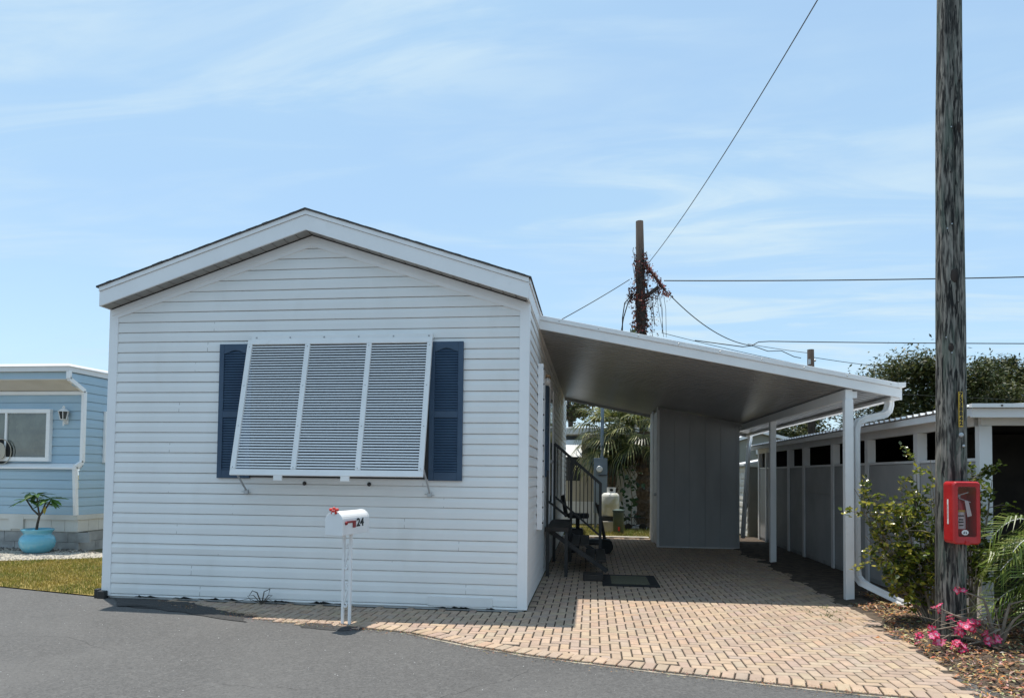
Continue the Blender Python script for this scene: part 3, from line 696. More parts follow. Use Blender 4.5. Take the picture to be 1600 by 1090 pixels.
# scooter parked behind the steps
ws = thing('scooter', 'dark four wheeled mobility scooter parked in shade behind the entry steps', 'scooter', (.55, 5.6, 0))
mb = MB(); mb.box(.22, .98, 5.45, 5.8, .14, .24); mb.box(.2, .5, 5.48, 5.78, .24, .42); mb.build('body', M['black'], ws, bevel=.03)
mb = MB(); mb.box(.22, .60, 5.42, 5.84, .60, .68); mb.bar((.4, 5.63, .4), (.4, 5.63, .62), .07, .07); mb.build('seat', M['rubber'], ws, bevel=.03)
mb = MB(); mb.bar((.2, 5.63, .62), (.13, 5.63, 1.0), .36, .06, (1, 0, 0)); mb.build('backrest', M['rubber'], ws, bevel=.02)
mb = MB(); mb.tube([(.88, 5.63, .22), (.80, 5.63, .62), (.74, 5.63, .84)], .028, 8); mb.tube([(.72, 5.42, .86), (.74, 5.63, .83), (.72, 5.84, .86)], .02, 8); mb.build('tiller', M['black'], ws)
for (x, y) in ((.32, 5.43), (.32, 5.82), (.9, 5.43), (.9, 5.82)):
    mb = MB(); mb.lathe([(.05, -.035), (.11, -.035), (.12, -.02), (.12, .02), (.11, .035), (.05, .035)], (0, 0, 0), 16)
    mb.v = [(x + a, y + c, .12 + b) for a, b, c in mb.v]; w = mb.build('wheel', M['rubber'], ws)
    mb = MB(); mb.lathe([(.01, -.038), (.05, -.038), (.05, .038), (.01, .038)], (0, 0, 0), 12); mb.v = [(x + a, y + c, .12 + b) for a, b, c in mb.v]; mb.build('hub', M['rubber'], w)
# door mat
dm = thing('door_mat', 'olive door mat with a wide black border lying on the shaded pavers', 'mat', (1.13, 2.28, 0))
mb = MB(); mb.box(.785, 1.485, 1.80, 2.76, .002, .012); mb.build('border', M['rubber'], dm)
mb = MB(); mb.box(.90, 1.37, 1.92, 2.64, .0125, .017); mb.build('pile', M['mat'], dm)

# ================================================================== MAILBOX
mbx = thing('mailbox', 'white rounded mailbox numbered 24 on twin scrolled white posts', 'mailbox', (-1.535, -.86, 0))
ca = V((.182, .983, 0)).normalized(); cr = V((ca[1], -ca[0], 0)); mc = V((-1.545, -.86, .81))
def mp_(a, r, z): return mc + ca * a + cr * r + V((0, 0, z))
L2, W2, HS, = .235, .083, .125
prof = [(-W2, 0), (W2, 0), (W2, HS)] + [(W2 * math.cos(t), HS + W2 * math.sin(t)) for t in [math.pi * i / 14 for i in range(1, 14)]] + [(-W2, HS)]
mb = MB(); mb.loft([[mp_(-L2 + .012, r, z) for r, z in prof], [mp_(L2, r, z) for r, z in prof]])
mb.build('body', M['mailbox'], mbx, bevel=.004)
pr2 = [(r * 1.06, z * 1.02 - .003) for r, z in prof]
mb = MB(); mb.loft([[mp_(-L2 - .004, r, z) for r, z in pr2], [mp_(-L2 + .03, r, z) for r, z in pr2]])
dr = mb.build('door', M['mailbox'], mbx, bevel=.005)
mb = MB(); mb.box(-.012, .012, -.006, .012, -.015, .03); mb.v = [tuple(mp_(-L2 - .012 + y, x, .195 + z)) for x, y, z in mb.v]; mb.build('latch', M['mailbox'], dr)
pr3 = [(r * 1.05, z * 1.015) for r, z in prof]
mb = MB(); mb.loft([[mp_(L2 - .012, r, z) for r, z in pr3], [mp_(L2 + .004, r, z) for r, z in pr3]]); mb.build('back_rim', M['mailbox'], mbx)
mb = MB()
for (a0, a1, zz0, zz1, o) in ((-.185, -.02, .105, .122, .007), (-.06, -.01, .060, .121, .0075)):
    mb.hexa([mp_(a0, W2 + .003, zz0), mp_(a1, W2 + .003, zz0), mp_(a1, W2 + o, zz0), mp_(a0, W2 + o, zz0), mp_(a0, W2 + .003, zz1), mp_(a1, W2 + .003, zz1), mp_(a1, W2 + o, zz1), mp_(a0, W2 + o, zz1)])
mb.ball(mp_(-.18, W2 + .006, .105), .016, 10, 6); mb.build('flag', M['redflag'], mbx)
mb = MB(); text_mb(mb, '24', .098, lambda x, y: mp_(.075 + x * 1.35, W2 + .0025, .098 + y), bold=.004); mb.build('number', M['ink'], mbx)
mb = MB()
for (dx, dz, r) in ((0, 0, .022), (-.03, .012, .018), (.03, .012, .018), (-.015, -.016, .015), (.018, -.014, .015), (0, .024, .014)):
    mb.ball(mp_(-L2 - .005, dx, .212 + dz), r, 10, 7, (1, .8, .8))
mb.build('ornament', M['redbow'], mbx, smooth=True)
mb = MB()
for r in (-.035, .035): p = mp_(.0, r, 0); mb.bar((p[0], p[1], -.05), (p[0], p[1], .81), .022, .022, ca)
p0, p1 = mp_(0, -.035, 0), mp_(0, .035, 0)
pst = mb.build('post', M['mailbox'], mbx)
mb = MB()
for zc in (.26, .60):
    pts = []
    for i in range(49):
        t = i / 48 * 2 - 1; s = abs(t)
        if s < .5: x, z = .028 * t * 2 * 1.0, .10 * t * 2 * .9
        else:
            k = (s - .5) * 2; ang = k * 4.6; rr = .020 * (1 - .55 * k); sg = 1 if t > 0 else -1
            x, z = sg * (.028 - .020 + rr * math.cos(ang)), sg * (.09 + rr * 1.3 * math.sin(ang))
        pts.append(mp_(0, x, 0) + V((0, 0, zc - .81 + z)))
    mb.tube(pts, .0088, 7)
mb.build('scroll', M['mailbox'], pst)

# ================================================================== NEAR UTILITY POLE
up = thing('utility_pole', 'thick weathered grey timber pole close to camera with yellow number strip', 'utility pole', (3.62, -.72, 0))
mb = MB(); rings = []; nz, nn = 170, 72
for i in range(nz + 1):
    z = -.1 + 7.7 * i / nz; cx = 3.604 + .0095 * z + .006 * math.sin(z * .9); r0 = .1125 + (.006 * (z - .5) if z < 1.2 else .004 - .0058 * (z - 1.2))
    ring = []
    for j in range(nn):
        a = 2 * math.pi * j / nn; x, y = math.cos(a), math.sin(a)
        k = fn(x * 2.2, y * 2.2, z * .35) * .006 + fn(x * 7, y * 7, z * .5 + 4) * .006 + fn(x * 16, y * 16, z * .9 + 9) * .003
        k -= .020 * max(0, 1 - abs(a - 4.62 - .05 * math.sin(z * .7)) / .08)
        ring.append((cx + (r0 + k) * x, -.72 + (r0 + k) * y, z))
    rings.append(ring)
mb.loft(rings); mb.build('shaft', M['pole'], up, smooth=True)
mb = MB(); mb.box(3.628, 3.660, -.848, -.840, 1.79, 2.08); tg = mb.build('number_strip', M['yellow'], up)
mb = MB()
for i, ch in enumerate('7538842'): text_mb(mb, ch, .046, lambda x, y, z=2.055 - i * .0395: (3.644 + x, -.8495, z + y), bold=.0028)
mb.build('digits', M['ink'], tg)
for (x, z, r) in ((3.645, 1.725, .019), (3.663, 1.635, .011)):
    mb = MB(); mb.lathe([(r, 0), (r, .006), (r * .5, .010)], (0, 0, 0), 12); mb.v = [(x + a, -.842 - c, z + b) for a, b, c in mb.v]; mb.build('tag_disc', M['steel'], up)
random.seed(61)
for i in range(14):
    z = rnd(.5, 5.2); a = R(rnd(215, 325)); cx_ = 3.604 + .0095 * z; r_ = .114 if z < 2 else .114 - .0058 * (z - 1.2)
    p = V((cx_ + r_ * math.cos(a), -.72 + r_ * math.sin(a), z)); o_ = V((math.cos(a), math.sin(a), 0)); mb = MB()
    mb.bar(p - o_ * .01, p + o_ * .008, .009, .009); mb.build('nail', M['steel'] if i % 3 else M['oldpole'], up)
for (z, a0, sx, sz) in ((3.05, 262, .03, .06), (4.3, 285, .024, .05), (2.45, 248, .022, .04), (1.15, 300, .02, .045)):
    a = R(a0); cx_ = 3.604 + .0095 * z; r_ = .112 if z < 2 else .112 - .0058 * (z - 1.2); mb = MB(); mb.ball((0, 0, 0), 1, 12, 8)
    mb.v = [(cx_ + (r_ + .012 * y) * math.cos(a) - sx * x * math.sin(a), -.72 + (r_ + .012 * y) * math.sin(a) + sx * x * math.cos(a), z + sz * q) for x, y, q in mb.v]; mb.build('knot', M['oldpole'], up, smooth=True)
# extinguisher cabinet, strapped to the pole
CB = (3.505, 3.712, -1.00, -.845, .845, 1.345)
cab = thing('extinguisher_cabinet', 'red plastic cabinet with clear front mounted on the near timber pole', 'cabinet', (3.6, -.92, .84))
x0, x1, y0, y1, z0, z1 = CB
def rrect(x0, x1, z0, z1, r, n=5):
    o = []
    for (cx, cz_, a0) in ((x1 - r, z1 - r, 0), (x0 + r, z1 - r, 90), (x0 + r, z0 + r, 180), (x1 - r, z0 + r, 270)):
        for i in range(n + 1): a = R(a0 + 90 * i / n); o.append((cx + r * math.cos(a), cz_ + r * math.sin(a)))
    return o
outer = rrect(x0, x1, z0, z1, .03); inner = rrect(x0 + .036, x1 - .034, z0 + .06, z1 - .042, .014)
mb = MB(); n = len(outer)
A = [(p[0], y1, p[1]) for p in outer]; B = [(p[0], y0 + .012, p[1]) for p in outer]; o2 = rrect(x0 + .01, x1 - .01, z0 + .01, z1 - .01, .024)
Cc = [(p[0], y0, p[1]) for p in o2]; D = [(p[0], y0 + .002, p[1]) for p in inner]; E_ = [(p[0], y1 - .012, p[1]) for p in inner]
mb.loft([A, B, Cc, D, E_], cap=False); mb.add(A, [tuple(range(n))]); mb.add(E_, [tuple(range(n))])
mb.build('case', M['red'], cab)
mb = MB(); mb.add([(p[0], y0 + .004, p[1]) for p in inner], [tuple(range(n))]); mb.build('pane', M['acrylic'], cab)
mb = MB(); mb.box(x0 - .0012, x0 + .0005, y0 + .075, y0 + .097, 1.0, 1.20); sk = mb.build('side_sticker', M['paper'], cab)
mb = MB(); text_mb(mb, 'EXTINGUISHER', .017, lambda x, y: (x0 - .002, y0 + .086 + y, 1.10 + x)); mb.build('lettering', M['redflag'], sk)
mb = MB(); mb.lathe([(.001, 0), (.026, 0)], (0, 0, 0), 20, cap=False); mb.v = [(3.592 + a, y0 + .0015, .94 + b * .8) for a, b, c in mb.v]; sk = mb.build('round_sticker', M['paper'], cab)
mb = MB()
for dx in (-.009, .009): mb.add([(3.592 + dx - .006, y0 + .0008, .93), (3.592 + dx + .006, y0 + .0008, .93), (3.592 + dx * .6, y0 + .0008, .953)], [(0, 1, 2)])
mb.build('lettering', M['ink'], sk)
mb = MB(); mb.box(3.590, 3.625, y0 - .012, y0 + .01, z0 - .004, z0 + .03); mb.build('latch', M['red'], cab, bevel=.006)
ex = thing('fire_extinguisher', 'fire extinguisher with white label inside the red cabinet on the pole', 'extinguisher', (3.585, -.92, .9))
mb = MB(); mb.lathe([(.01, .905), (.046, .907), (.046, 1.13), (.040, 1.165), (.02, 1.19), (.016, 1.21)], (3.585, -.915, 0), 20); mb.build('cylinder', M['red'], ex, smooth=True)
mb = MB()
for i in range(9):
    a, b = R(190 + i * 18), R(208 + i * 18); r = .0468
    mb.quad((3.585 + r * math.cos(a), -.915 + r * math.sin(a), .965), (3.585 + r * math.cos(b), -.915 + r * math.sin(b), .965), (3.585 + r * math.cos(b), -.915 + r * math.sin(b), 1.115), (3.585 + r * math.cos(a), -.915 + r * math.sin(a), 1.115))
lb = mb.build('label', M['paper'], ex)
mb = MB(); mb.box(3.56, 3.61, -.9638, -.9628, 1.10, 1.116); mb.build('colour_band', M['yellow'], lb)
mb = MB()
for (z, w) in ((1.07, .028), (1.04, .02), (1.02, .024), (.995, .02)): mb.box(3.585 - w, 3.585 + w * .6, -.9636, -.9626, z - .005, z + .005)
mb.build('print_lines', M['ink'], lb)
mb = MB(); mb.ball((3.578, -.92, 1.225), .022, 10, 8); mb.bar((3.578, -.93, 1.232), (3.64, -.955, 1.258), .016, .007); mb.bar((3.58, -.93, 1.21), (3.655, -.955, 1.178), .016, .007); mb.build('valve', M['steel'], ex)
mb = MB(); mb.hexa([(3.605, -.972, 1.195), (3.63, -.974, 1.19), (3.63, -.973, 1.19), (3.605, -.971, 1.195), (3.605, -.972, 1.19), (3.63, -.974, 1.185), (3.63, -.973, 1.185), (3.605, -.971, 1.19)])
mb.quad((3.603, -.975, 1.19), (3.632, -.975, 1.182), (3.655, -.975, 1.072), (3.622, -.975, 1.062)); mb.build('inspection_tag', M['paper'], ex)

# ================================================================== RIGHT-HAND NEIGHBOUR BUILDING
nbh = thing('open_front_garage', 'long low white building with open dark front behind the timber pole', 'garage', (4.28, .2, 0))
NX = 4.28
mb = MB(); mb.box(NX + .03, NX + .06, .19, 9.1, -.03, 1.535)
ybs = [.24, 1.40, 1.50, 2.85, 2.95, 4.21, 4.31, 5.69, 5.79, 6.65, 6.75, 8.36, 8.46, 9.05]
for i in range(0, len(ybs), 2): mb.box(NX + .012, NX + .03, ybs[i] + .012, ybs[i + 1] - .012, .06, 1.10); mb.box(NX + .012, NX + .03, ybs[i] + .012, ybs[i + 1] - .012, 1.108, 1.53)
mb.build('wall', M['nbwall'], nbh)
mb = MB(); mb.box(NX + .0, NX + .07, .19, 9.08, 1.536, 1.565); mb.build('sill', M['nbtrim'], nbh)
mb = MB(); mb.box(NX + .028, NX + .075, .6, 9.05, -.03, .06); mb.build('base_board', M['block'], nbh)
for y in (1.45, 2.90, 4.26, 5.74, 6.70, 8.41, 9.05):
    mb = MB(); mb.box(NX - .012, NX + .011, y - .05, y + .05, 0, 1.87); mb.box(NX + .011, NX + .09, y - .05, y + .05, 1.566, 1.87); mb.build('pilaster', M['nbtrim'], nbh)
mb = MB(); mb.box(NX - .012, NX + .10, .115, .195, -.03, 1.868); mb.build('corner_post', M['nbtrim'], nbh, bevel=.004)
mb = MB(); mb.box(NX - .01, NX + .05, .22, 9.15, 1.871, 1.975); mb.build('side_beam', M['nbtrim'], nbh)
mb = MB(); mb.box(NX - .20, NX - .17, -.10, 9.2, 1.94, 2.012); mb.box(NX - .169, NX - .011, -.07, 9.2, 1.962, 1.970); mb.build('side_fascia', M['nbtrim'], nbh, bevel=.004)
mb = MB(); mb.box(NX + .0, 9.5, .10, .16, 1.871, 1.975); mb.box(NX - .20, 9.5, -.145, -.101, 1.925, 2.012); mb.box(NX - .169, 9.5, -.10, .099, 1.962, 1.970); mb.build('front_fascia', M['nbtrim'], nbh, bevel=.004)
mb = MB(); y = -.15
prof = []
while y < 9.2: prof += [(y, 2.045), (y + .07, 2.045), (y + .085, 2.072), (y + .115, 2.072), (y + .13, 2.045)]; y += .15
prof = [(a, b - .022) for a, b in prof]
mb.loft([[(NX - .225, y, z) for y, z in prof], [(6.9, y, z + .08) for y, z in prof], [(9.5, y, z) for y, z in prof]], cap=False, closed=False)
mb.quad((NX - .21, -.14, 2.016), (9.5, -.14, 2.016), (9.5, 9.2, 2.016), (NX - .21, 9.2, 2.016)); mb.build('roof', M['nbtrim'], nbh)
mb = MB(); mb.box(NX - .23, 9.5, -.20, -.15, 2.013, 2.048); mb.build('drip_edge', M['alum'], nbh)
dots('screw', [(4.3 + i * .22, -.205, 2.03) for i in range(10)], .009, M['black'], nbh)
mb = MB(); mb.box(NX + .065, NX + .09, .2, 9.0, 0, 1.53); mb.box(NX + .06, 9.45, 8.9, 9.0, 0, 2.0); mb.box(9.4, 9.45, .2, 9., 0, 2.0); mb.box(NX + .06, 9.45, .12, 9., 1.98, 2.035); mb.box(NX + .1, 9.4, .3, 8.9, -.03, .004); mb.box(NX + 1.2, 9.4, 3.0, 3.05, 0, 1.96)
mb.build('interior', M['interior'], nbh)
mb = MB(); mb.tube([(4.22, .75, 2.03), (4.22, .75, 2.27)], .010, 8); mb.build('vent_pipe', M['alum'], nbh)

# ================================================================== FAR POLES, VINE, WIRES
fp = thing('utility_pole', 'brown timber pole behind the carport wrapped in a red brown vine', 'utility pole', (1.98, 13, 0))
mb = MB(); mb.tube([(2.02, 13, -.1), (2.0, 13, 4), (1.965, 13, 6.8), (1.93, 13, 8.53)], [.145, .135, .125, .105], 18); mb.build('shaft', M['oldpole'], fp, smooth=True)
mb = MB(); mb.bar((1.98, 12.94, 6.28), (2.45, 12.9, 6.62), .09, .09); mb.bar((2.10, 12.9, 7.25), (2.62, 12.85, 6.52), .06, .06); mb.build('bracket_arm', M['oldpole'], fp)
mb = MB()
def vleaf(mb, p, s, col):
    mb.col = tuple(c * rnd(.6, 1.3) for c in col); a = V((rnd(-1, 1), rnd(-1, 1), rnd(-1, 1))).normalized(); b = a.orthogonal().normalized(); p = V(p)
    mb.add([p - a * s, p - b * s * .6, p + a * s, p + b * s * .6], [(0, 1, 2, 3)])
VC = [(.09, .032, .02), (.13, .038, .022), (.06, .032, .022), (.19, .05, .03)]
for _ in range(850):
    z = 4.6 + 3.0 * random.random() ** 1.3; a = rnd(0, 6.28); r = .11 + abs(random.gauss(0, .08)) * (1.6 - .35 * (z - 5)); vleaf(mb, (1.985 + r * math.cos(a), 13 + r * math.sin(a), z), rnd(.03, .07), random.choice(VC))
for _ in range(420):
    t = random.random(); p = V((2.10, 12.9, 7.25)).lerp(V((2.72, 12.85, 6.35)), t) + V((random.gauss(0, .06), random.gauss(0, .06), random.gauss(0, .06))); vleaf(mb, p, rnd(.02, .05), (.30, .05, .025) if random.random() < .5 else random.choice(VC))
for _ in range(240):
    t = random.random(); p = V((2.05, 12.9, 6.3)).lerp(V((2.5, 12.9, 6.62)), t) + V((random.gauss(0, .05), 0, random.gauss(0, .06) - abs(random.gauss(0, .18)))); vleaf(mb, p, rnd(.02, .045), random.choice(VC))
for _ in range(160): vleaf(mb, (1.72 + random.gauss(0, .06), 13, 6.45 + random.gauss(0, .14)), rnd(.02, .05), random.choice(VC))
for _ in range(140): vleaf(mb, (2.32 + random.gauss(0, .08), 13, rnd(5.2, 6.2)), rnd(.015, .035), random.choice(VC))
vn = mb.build('climbing_vine', M['vine'], col=True); tag(vn, 'red brown creeper clinging around the brown pole behind the carport', 'vine')
mb = MB()
for k in range(14):
    pts = []; a = rnd(0, 6.28); z = rnd(4.6, 5.5); 
    for i in range(12):
        a += rnd(-.5, .9); z += rnd(.1, .32); r = .14 + .03 * i * random.random() * .4
        pts.append((1.985 + r * math.cos(a), 13 + r * math.sin(a), min(z, 7.9)))
    mb.tube(pts, .008, 5)
for k in range(7):
    x = rnd(2.1, 2.6); mb.tube([(x, 12.9, rnd(6.3, 6.6)), (x + rnd(-.05, .12), 12.9, 6.0), (x + rnd(0, .2), 12.9, rnd(5.2, 5.7))], .006, 5)
for k in range(2): mb.tube([(1.78, 13, 6.5), (1.62 - .09 * k, 13, 6.22), (1.5 - .03 * k, 13, 5.8), (1.42 + .05 * k, 13, 5.3)], .016, 5)
mb.build('stem', M['oldpole'], vn)

def sag(p, q, s, n=22): 
    p, q = V(p), V(q); return [p.lerp(q, i / n) + V((0, 0, -4 * s * (i / n) * (1 - i / n))) for i in range(n + 1)]
def wire(pts, r, label):
    mb = MB(); mb.tube(pts, r * .78, 6); tag(mb.build('overhead_wire', M['wire']), label, 'wire', 'overhead utility wires')
wire(sag((2.08, 12.95, 7.2), (3.66, -.72, 7.45), .28, 30), .011, 'steep black cable rising from vine covered pole to the near pole top')
wire(sag((2.60, 12.9, 6.80), (13.5, 12.2, 6.50), .05, 40), .020, 'thick level cable running right from the vine covered pole')
wire(sag((1.66, 13, 6.88), (-1.40, 7.09, 3.76), .06), .014, 'cable slanting down from vine covered pole to the white roof')
wire(sag((2.62, 12.9, 6.55), (5.9, 18, 5.90), .28) + [V((6.2, 18.3, 5.90)), V((6.84, 19, 5.84)), V((7.4, 19.4, 5.92)), V((8.0, 20, 5.80)), V((8.3, 20.2, 5.78))], .018, 'cable sagging down right from the vine covered pole, kinked near its end')
wire([V((5.0, 24, 7.20)), V((6.2, 24, 7.02)), V((7.0, 24, 6.90)), V((7.35, 24, 6.94)), V((7.64, 24, 7.10))] + sag((8.1, 24, 7.12), (22, 24, 6.85), .03, 20), .026, 'long distant level cable passing over the short distant pole')
wire(sag((7.2, 24, 7.02), (9.3, 22.2, 6.28), .02), .016, 'thin wire falling to the top of the short distant pole')
wire(sag((9.2, 22.2, 6.15), (17, 24, 5.7), .15), .016, 'thin wire leaving the short distant pole towards the right trees')
wire(sag((3.6, 24, 7.55), (12.4, 24, 5.50), .10), .016, 'thin slanting wire just above the carport roof edge')
wire(sag((7.5, 20, 4.75), (17, 20, 4.15), .08), .012, 'thin lower wire in front of the right hand tree')
sp = thing('utility_pole', 'short distant timber pole top showing above the carport roof', 'utility pole', (9.18, 22, 0))
mb = MB(); mb.tube([(9.2, 22, -.1), (9.19, 22, 4), (9.17, 22, 6.4)], [.15, .14, .125], 14); mb.build('shaft', M['oldpole'], sp, smooth=True)
mb = MB(); mb.ball((9.29, 21.86, 5.95), .05, 8, 6); mb.box(9.05, 9.12, 21.82, 21.9, 5.8, 6.0); mb.build('fitting', M['steel'], sp)

# ================================================================== BACK YARD
bb = thing('mobile_home', 'cream mobile home across the back yard with a small white awning', 'house', (.5, 13, 0))
mb = MB(); mb.box(-5, 2.4, 13, 17, 0, 2.50)
for i in range(30): mb.box(-5 + i * .25, -4.985 + i * .25, 12.994, 13, .3, 2.4)
mb.build('wall', M['cream'], bb)
mb = MB(); mb.box(-5.1, 2.5, 12.88, 17.1, 2.50, 2.70); mb.build('roof', M['nbtrim'], bb, bevel=.02)
mb = MB(); mb.box(-1.0, .30, 12.985, 12.998, 1.2, 2.46); bw = mb.build('window', M['glass'], bb)
mb = MB(); mb.hexa([(-1.1, 12.55, 1.86), (.36, 12.55, 1.86), (.36, 12.58, 1.86), (-1.1, 12.58, 1.86), (-1.1, 12.93, 2.34), (.36, 12.93, 2.34), (.36, 12.97, 2.35), (-1.1, 12.97, 2.35)]); mb.build('awning', M['white'], bb)
mb = MB(); mb.box(-5, 2.4, 12.97, 12.99, .0, .62); mb.build('skirt', M['nbtrim'], bb)
mtr = thing('electric_meter', 'blue grey electric meter cabinet with round glass dial in back yard', 'meter', (.86, 11.2, 0))
mb = MB(); mb.box(.69, 1.035, 11.12, 11.30, .40, 1.80); mb.build('cabinet', M['greymetal'], mtr, bevel=.01)
mb = MB(); mb.lathe([(.08, 0), (.08, .05), (.065, .08), (.02, .085)], (0, 0, 0), 18); mb.v = [(.835 + a, 11.12 - c, 1.52 + b) for a, b, c in mb.v]; mb.build('dial', M['white'], mtr)
mb = MB(); mb.bar((.81, 11.10, 1.36), (1.02, 11.10, 1.36), .02, .02); mb.build('latch_bar', M['black'], mtr)
mb = MB(); mb.tube([(.90, 11.2, 1.8), (.90, 11.2, 4.0)], .045, 10); mb.build('mast', M['greymetal'], mtr)
for x in (.74, .99): mb = MB(); mb.bar((x, 11.25, -.05), (x, 11.25, .41), .06, .06); mb.build('stand', M['greymetal'], mtr)
tk = thing('propane_tank', 'squat white propane tank with yellow green staining on a dark base', 'propane tank', (1.09, 10.2, 0))
mb = MB(); mb.lathe([(.05, .375), (.18, .38), (.212, .42), (.215, .845), (.20, .90), (.16, .935), (.05, .945)], (1.09, 10.2, 0), 28); mb.build('body', M['tank'], tk, smooth=True)
mb = MB(); mb.lathe([(.10, .93), (.105, 1.07), (.095, 1.07), (.09, .93)], (1.11, 10.2, 0), 18, cap=False); cl = mb.build('collar', M['white'], tk)
mb = MB(); mb.ball((1.11, 10.095, 1.01), .033, 10, 8, (1.3, .4, 1)); mb.build('opening', M['dark'], cl)
mb = MB(); mb.box(.87, 1.31, 10.0, 10.4, .27, .378); mb.build('base', M['black'], tk)
mb = MB(); mb.box(.85, 1.35, 9.95, 10.45, -.05, .27); tag(mb.build('concrete_pad', M['concrete'], bevel=.01), 'pale concrete pad under the white propane tank', 'pad')
bn = thing('waste_bin', 'dark green plastic bin standing right of the propane tank', 'bin', (1.263, 9.6, 0))
mb = MB(); mb.lathe([(.095, 0), (.12, .02), (.13, .50), (.135, .53)], (1.263, 9.6, 0), 18); mb.build('body', M['bin'], bn, smooth=True)
mb = MB(); mb.lathe([(.14, .525), (.14, .555), (.075, .58), (.01, .585)], (1.263, 9.6, 0), 18); mb.build('lid', M['bin'], bn)
mb = MB(); mb.box(1.25, 1.29, 9.46, 9.475, .09, .18); mb.build('sticker', M['redbow'], bn)
pf = thing('fence_panel', 'white upright panel standing behind the palm trunk in back yard', 'fence', (1.7, 12.3, 0))
mb = MB(); mb.box(1.50, 1.93, 12.3, 12.34, .05, 1.80); mb.build('panel', M['white'], pf, bevel=.005)
mb = MB(); mb.box(1.47, 1.50, 12.28, 12.36, 0, 1.86); mb.box(1.93, 1.96, 12.28, 12.36, 0, 1.86); mb.build('frame', M['nbtrim'], pf)
mb = MB(); mb.ball((1.83, 10.9, .05), .16, 12, 8, (1.15, .8, .6)); mb.v = [(x + .03 * fn(x * 9, y * 9, z * 9), y, z) for x, y, z in mb.v]; tag(mb.build('garden_rock', M['stone']), 'pale flat rock at the foot of the back yard palm', 'rock')

# ---- vegetation helpers
def leafblade(mb, p, d, nrm, L_, w, droop=0.):
    d = V(d).normalized(); s = d.cross(V(nrm)); s = s.normalized() if s.length > 1e-4 else d.orthogonal().normalized(); up_ = s.cross(d).normalized(); p = V(p)
    m1 = p + d * L_ * .35 - up_ * droop * .1; m2 = p + d * L_ * .7 - up_ * droop * .45; e = p + d * L_ - up_ * droop
    mb.add([p, m1 + s * w - up_ * -.12 * w, m2 + s * w * .8, e, m2 - s * w * .8, m1 - s * w, m1 - up_ * w * .25, m2 - up_ * w * .2],
           [(0, 1, 6), (1, 2, 7, 6), (2, 3, 7), (0, 6, 5), (6, 7, 4, 5), (7, 3, 4)])
def fan_leaf(mb, p, d, size, cs, nb_=24, limp=.35):
    """costapalmate fan: blades radiating from p around direction d"""
    d = V(d).normalized(); s = d.cross(V((0, 0, 1))); s = s.normalized() if s.length > .05 else V((1, 0, 0)); up_ = s.cross(d).normalized()
    for i in range(nb_):
        a = R(-105 + 210 * i / (nb_ - 1)); dir_ = d * math.cos(a) + s * math.sin(a) + up_ * .18 * abs(math.sin(a)); dir_.normalize()
        k = rnd(.6, 1.2); mb.col = tuple(c * k for c in random.choice(cs)); L_ = size * (1 - .28 * abs(a) / 1.9) * rnd(.9, 1.05); w = size * .023
        side = dir_.cross(up_).normalized(); m1 = V(p) + dir_ * L_ * .5; e = V(p) + dir_ * L_ * .86 - V((0, 0, 1)) * L_ * limp * rnd(.5, 1.); m2 = V(p) + dir_ * L_ * .75 - V((0, 0, 1)) * L_ * limp * .32
        mb.add([V(p) - side * w * .3, V(p) + side * w * .3, m1 + side * w, m1 - side * w, m2 + side * w * .7, m2 - side * w * .7, e], [(0, 1, 2, 3), (3, 2, 4, 5), (5, 4, 6)])
def sabal(x, y, zc, size, seed, label, trunk_r, lean=0., hang=14):
    random.seed(seed)
    t = thing('sabal_palm', label, 'palm tree', (x, y, 0), 'fan palms in the back yard')
    mb = MB(); rings = []
    for i in range(26):
        z = -.05 + (zc + .05) * i / 25; r = trunk_r * (1 + .14 * math.sin(i * 2.1)); rings.append([(x + lean * (z / zc - 1) + (r + .025 * fn(math.cos(a) * 3, math.sin(a) * 3, z * 6)) * math.cos(a), y + r * math.sin(a), z) for a in [2 * math.pi * j / 14 for j in range(14)]])
    mb.loft(rings); 
    for i in range(70):   # leaf-base boots
        z = rnd(.1, zc - .1); a = rnd(0, 6.28); r = trunk_r; q = V((x + lean * (z / zc - 1) + r * math.cos(a), y + r * math.sin(a), z)); o = V((math.cos(a), math.sin(a), 0))
        mb.bar(q, q + o * .07 + V((0, 0, .13)), .05, .015, o)
    mb.build('trunk', M['palmtrunk'], t)
    mb = MB(); G = [(.10, .125, .028), (.20, .215, .06), (.05, .068, .018), (.36, .34, .13), (.07, .09, .022)]; Dd = [(.05, .036, .02), (.08, .058, .034), (.035, .026, .017)]
    top = V((x, y, zc))
    for i in range(24):
        a = i * 2.39996 + rnd(-.2, .2); el = R(70 - 110 * (i / 23) + rnd(-8, 8)); d = V((math.cos(a) * math.cos(el), math.sin(a) * math.cos(el), math.sin(el))); L_ = size * rnd(.45, .62)
        q = top + d * L_ - V((0, 0, .12 * size)); mb.col = (.11, .13, .04); mb.tube([top, top + d * L_ * .5, q], .010, 5)
        d2 = (d + V((0, 0, -.42))).normalized(); fan_leaf(mb, q, d2, size * rnd(.6, .8), G, limp=.55)
    for i in range(hang):
        a = rnd(0, 6.28); d = V((math.cos(a) * .45, math.sin(a) * .45, -.9)).normalized(); q = top + d * size * .35; fan_leaf(mb, q, d, size * .7, Dd, 16, .2)
    mb.build('crown', M['frond'], t, col=True)
sabal(1.16, 12.1, 2.50, 1.14, 5, 'fan palm with dark hanging skirt right behind the electric meter', .13, hang=26)
sabal(1.98, 11.5, 2.48, 1.12, 9, 'fan palm with thick rough trunk beside the storage room door', .19, hang=10)
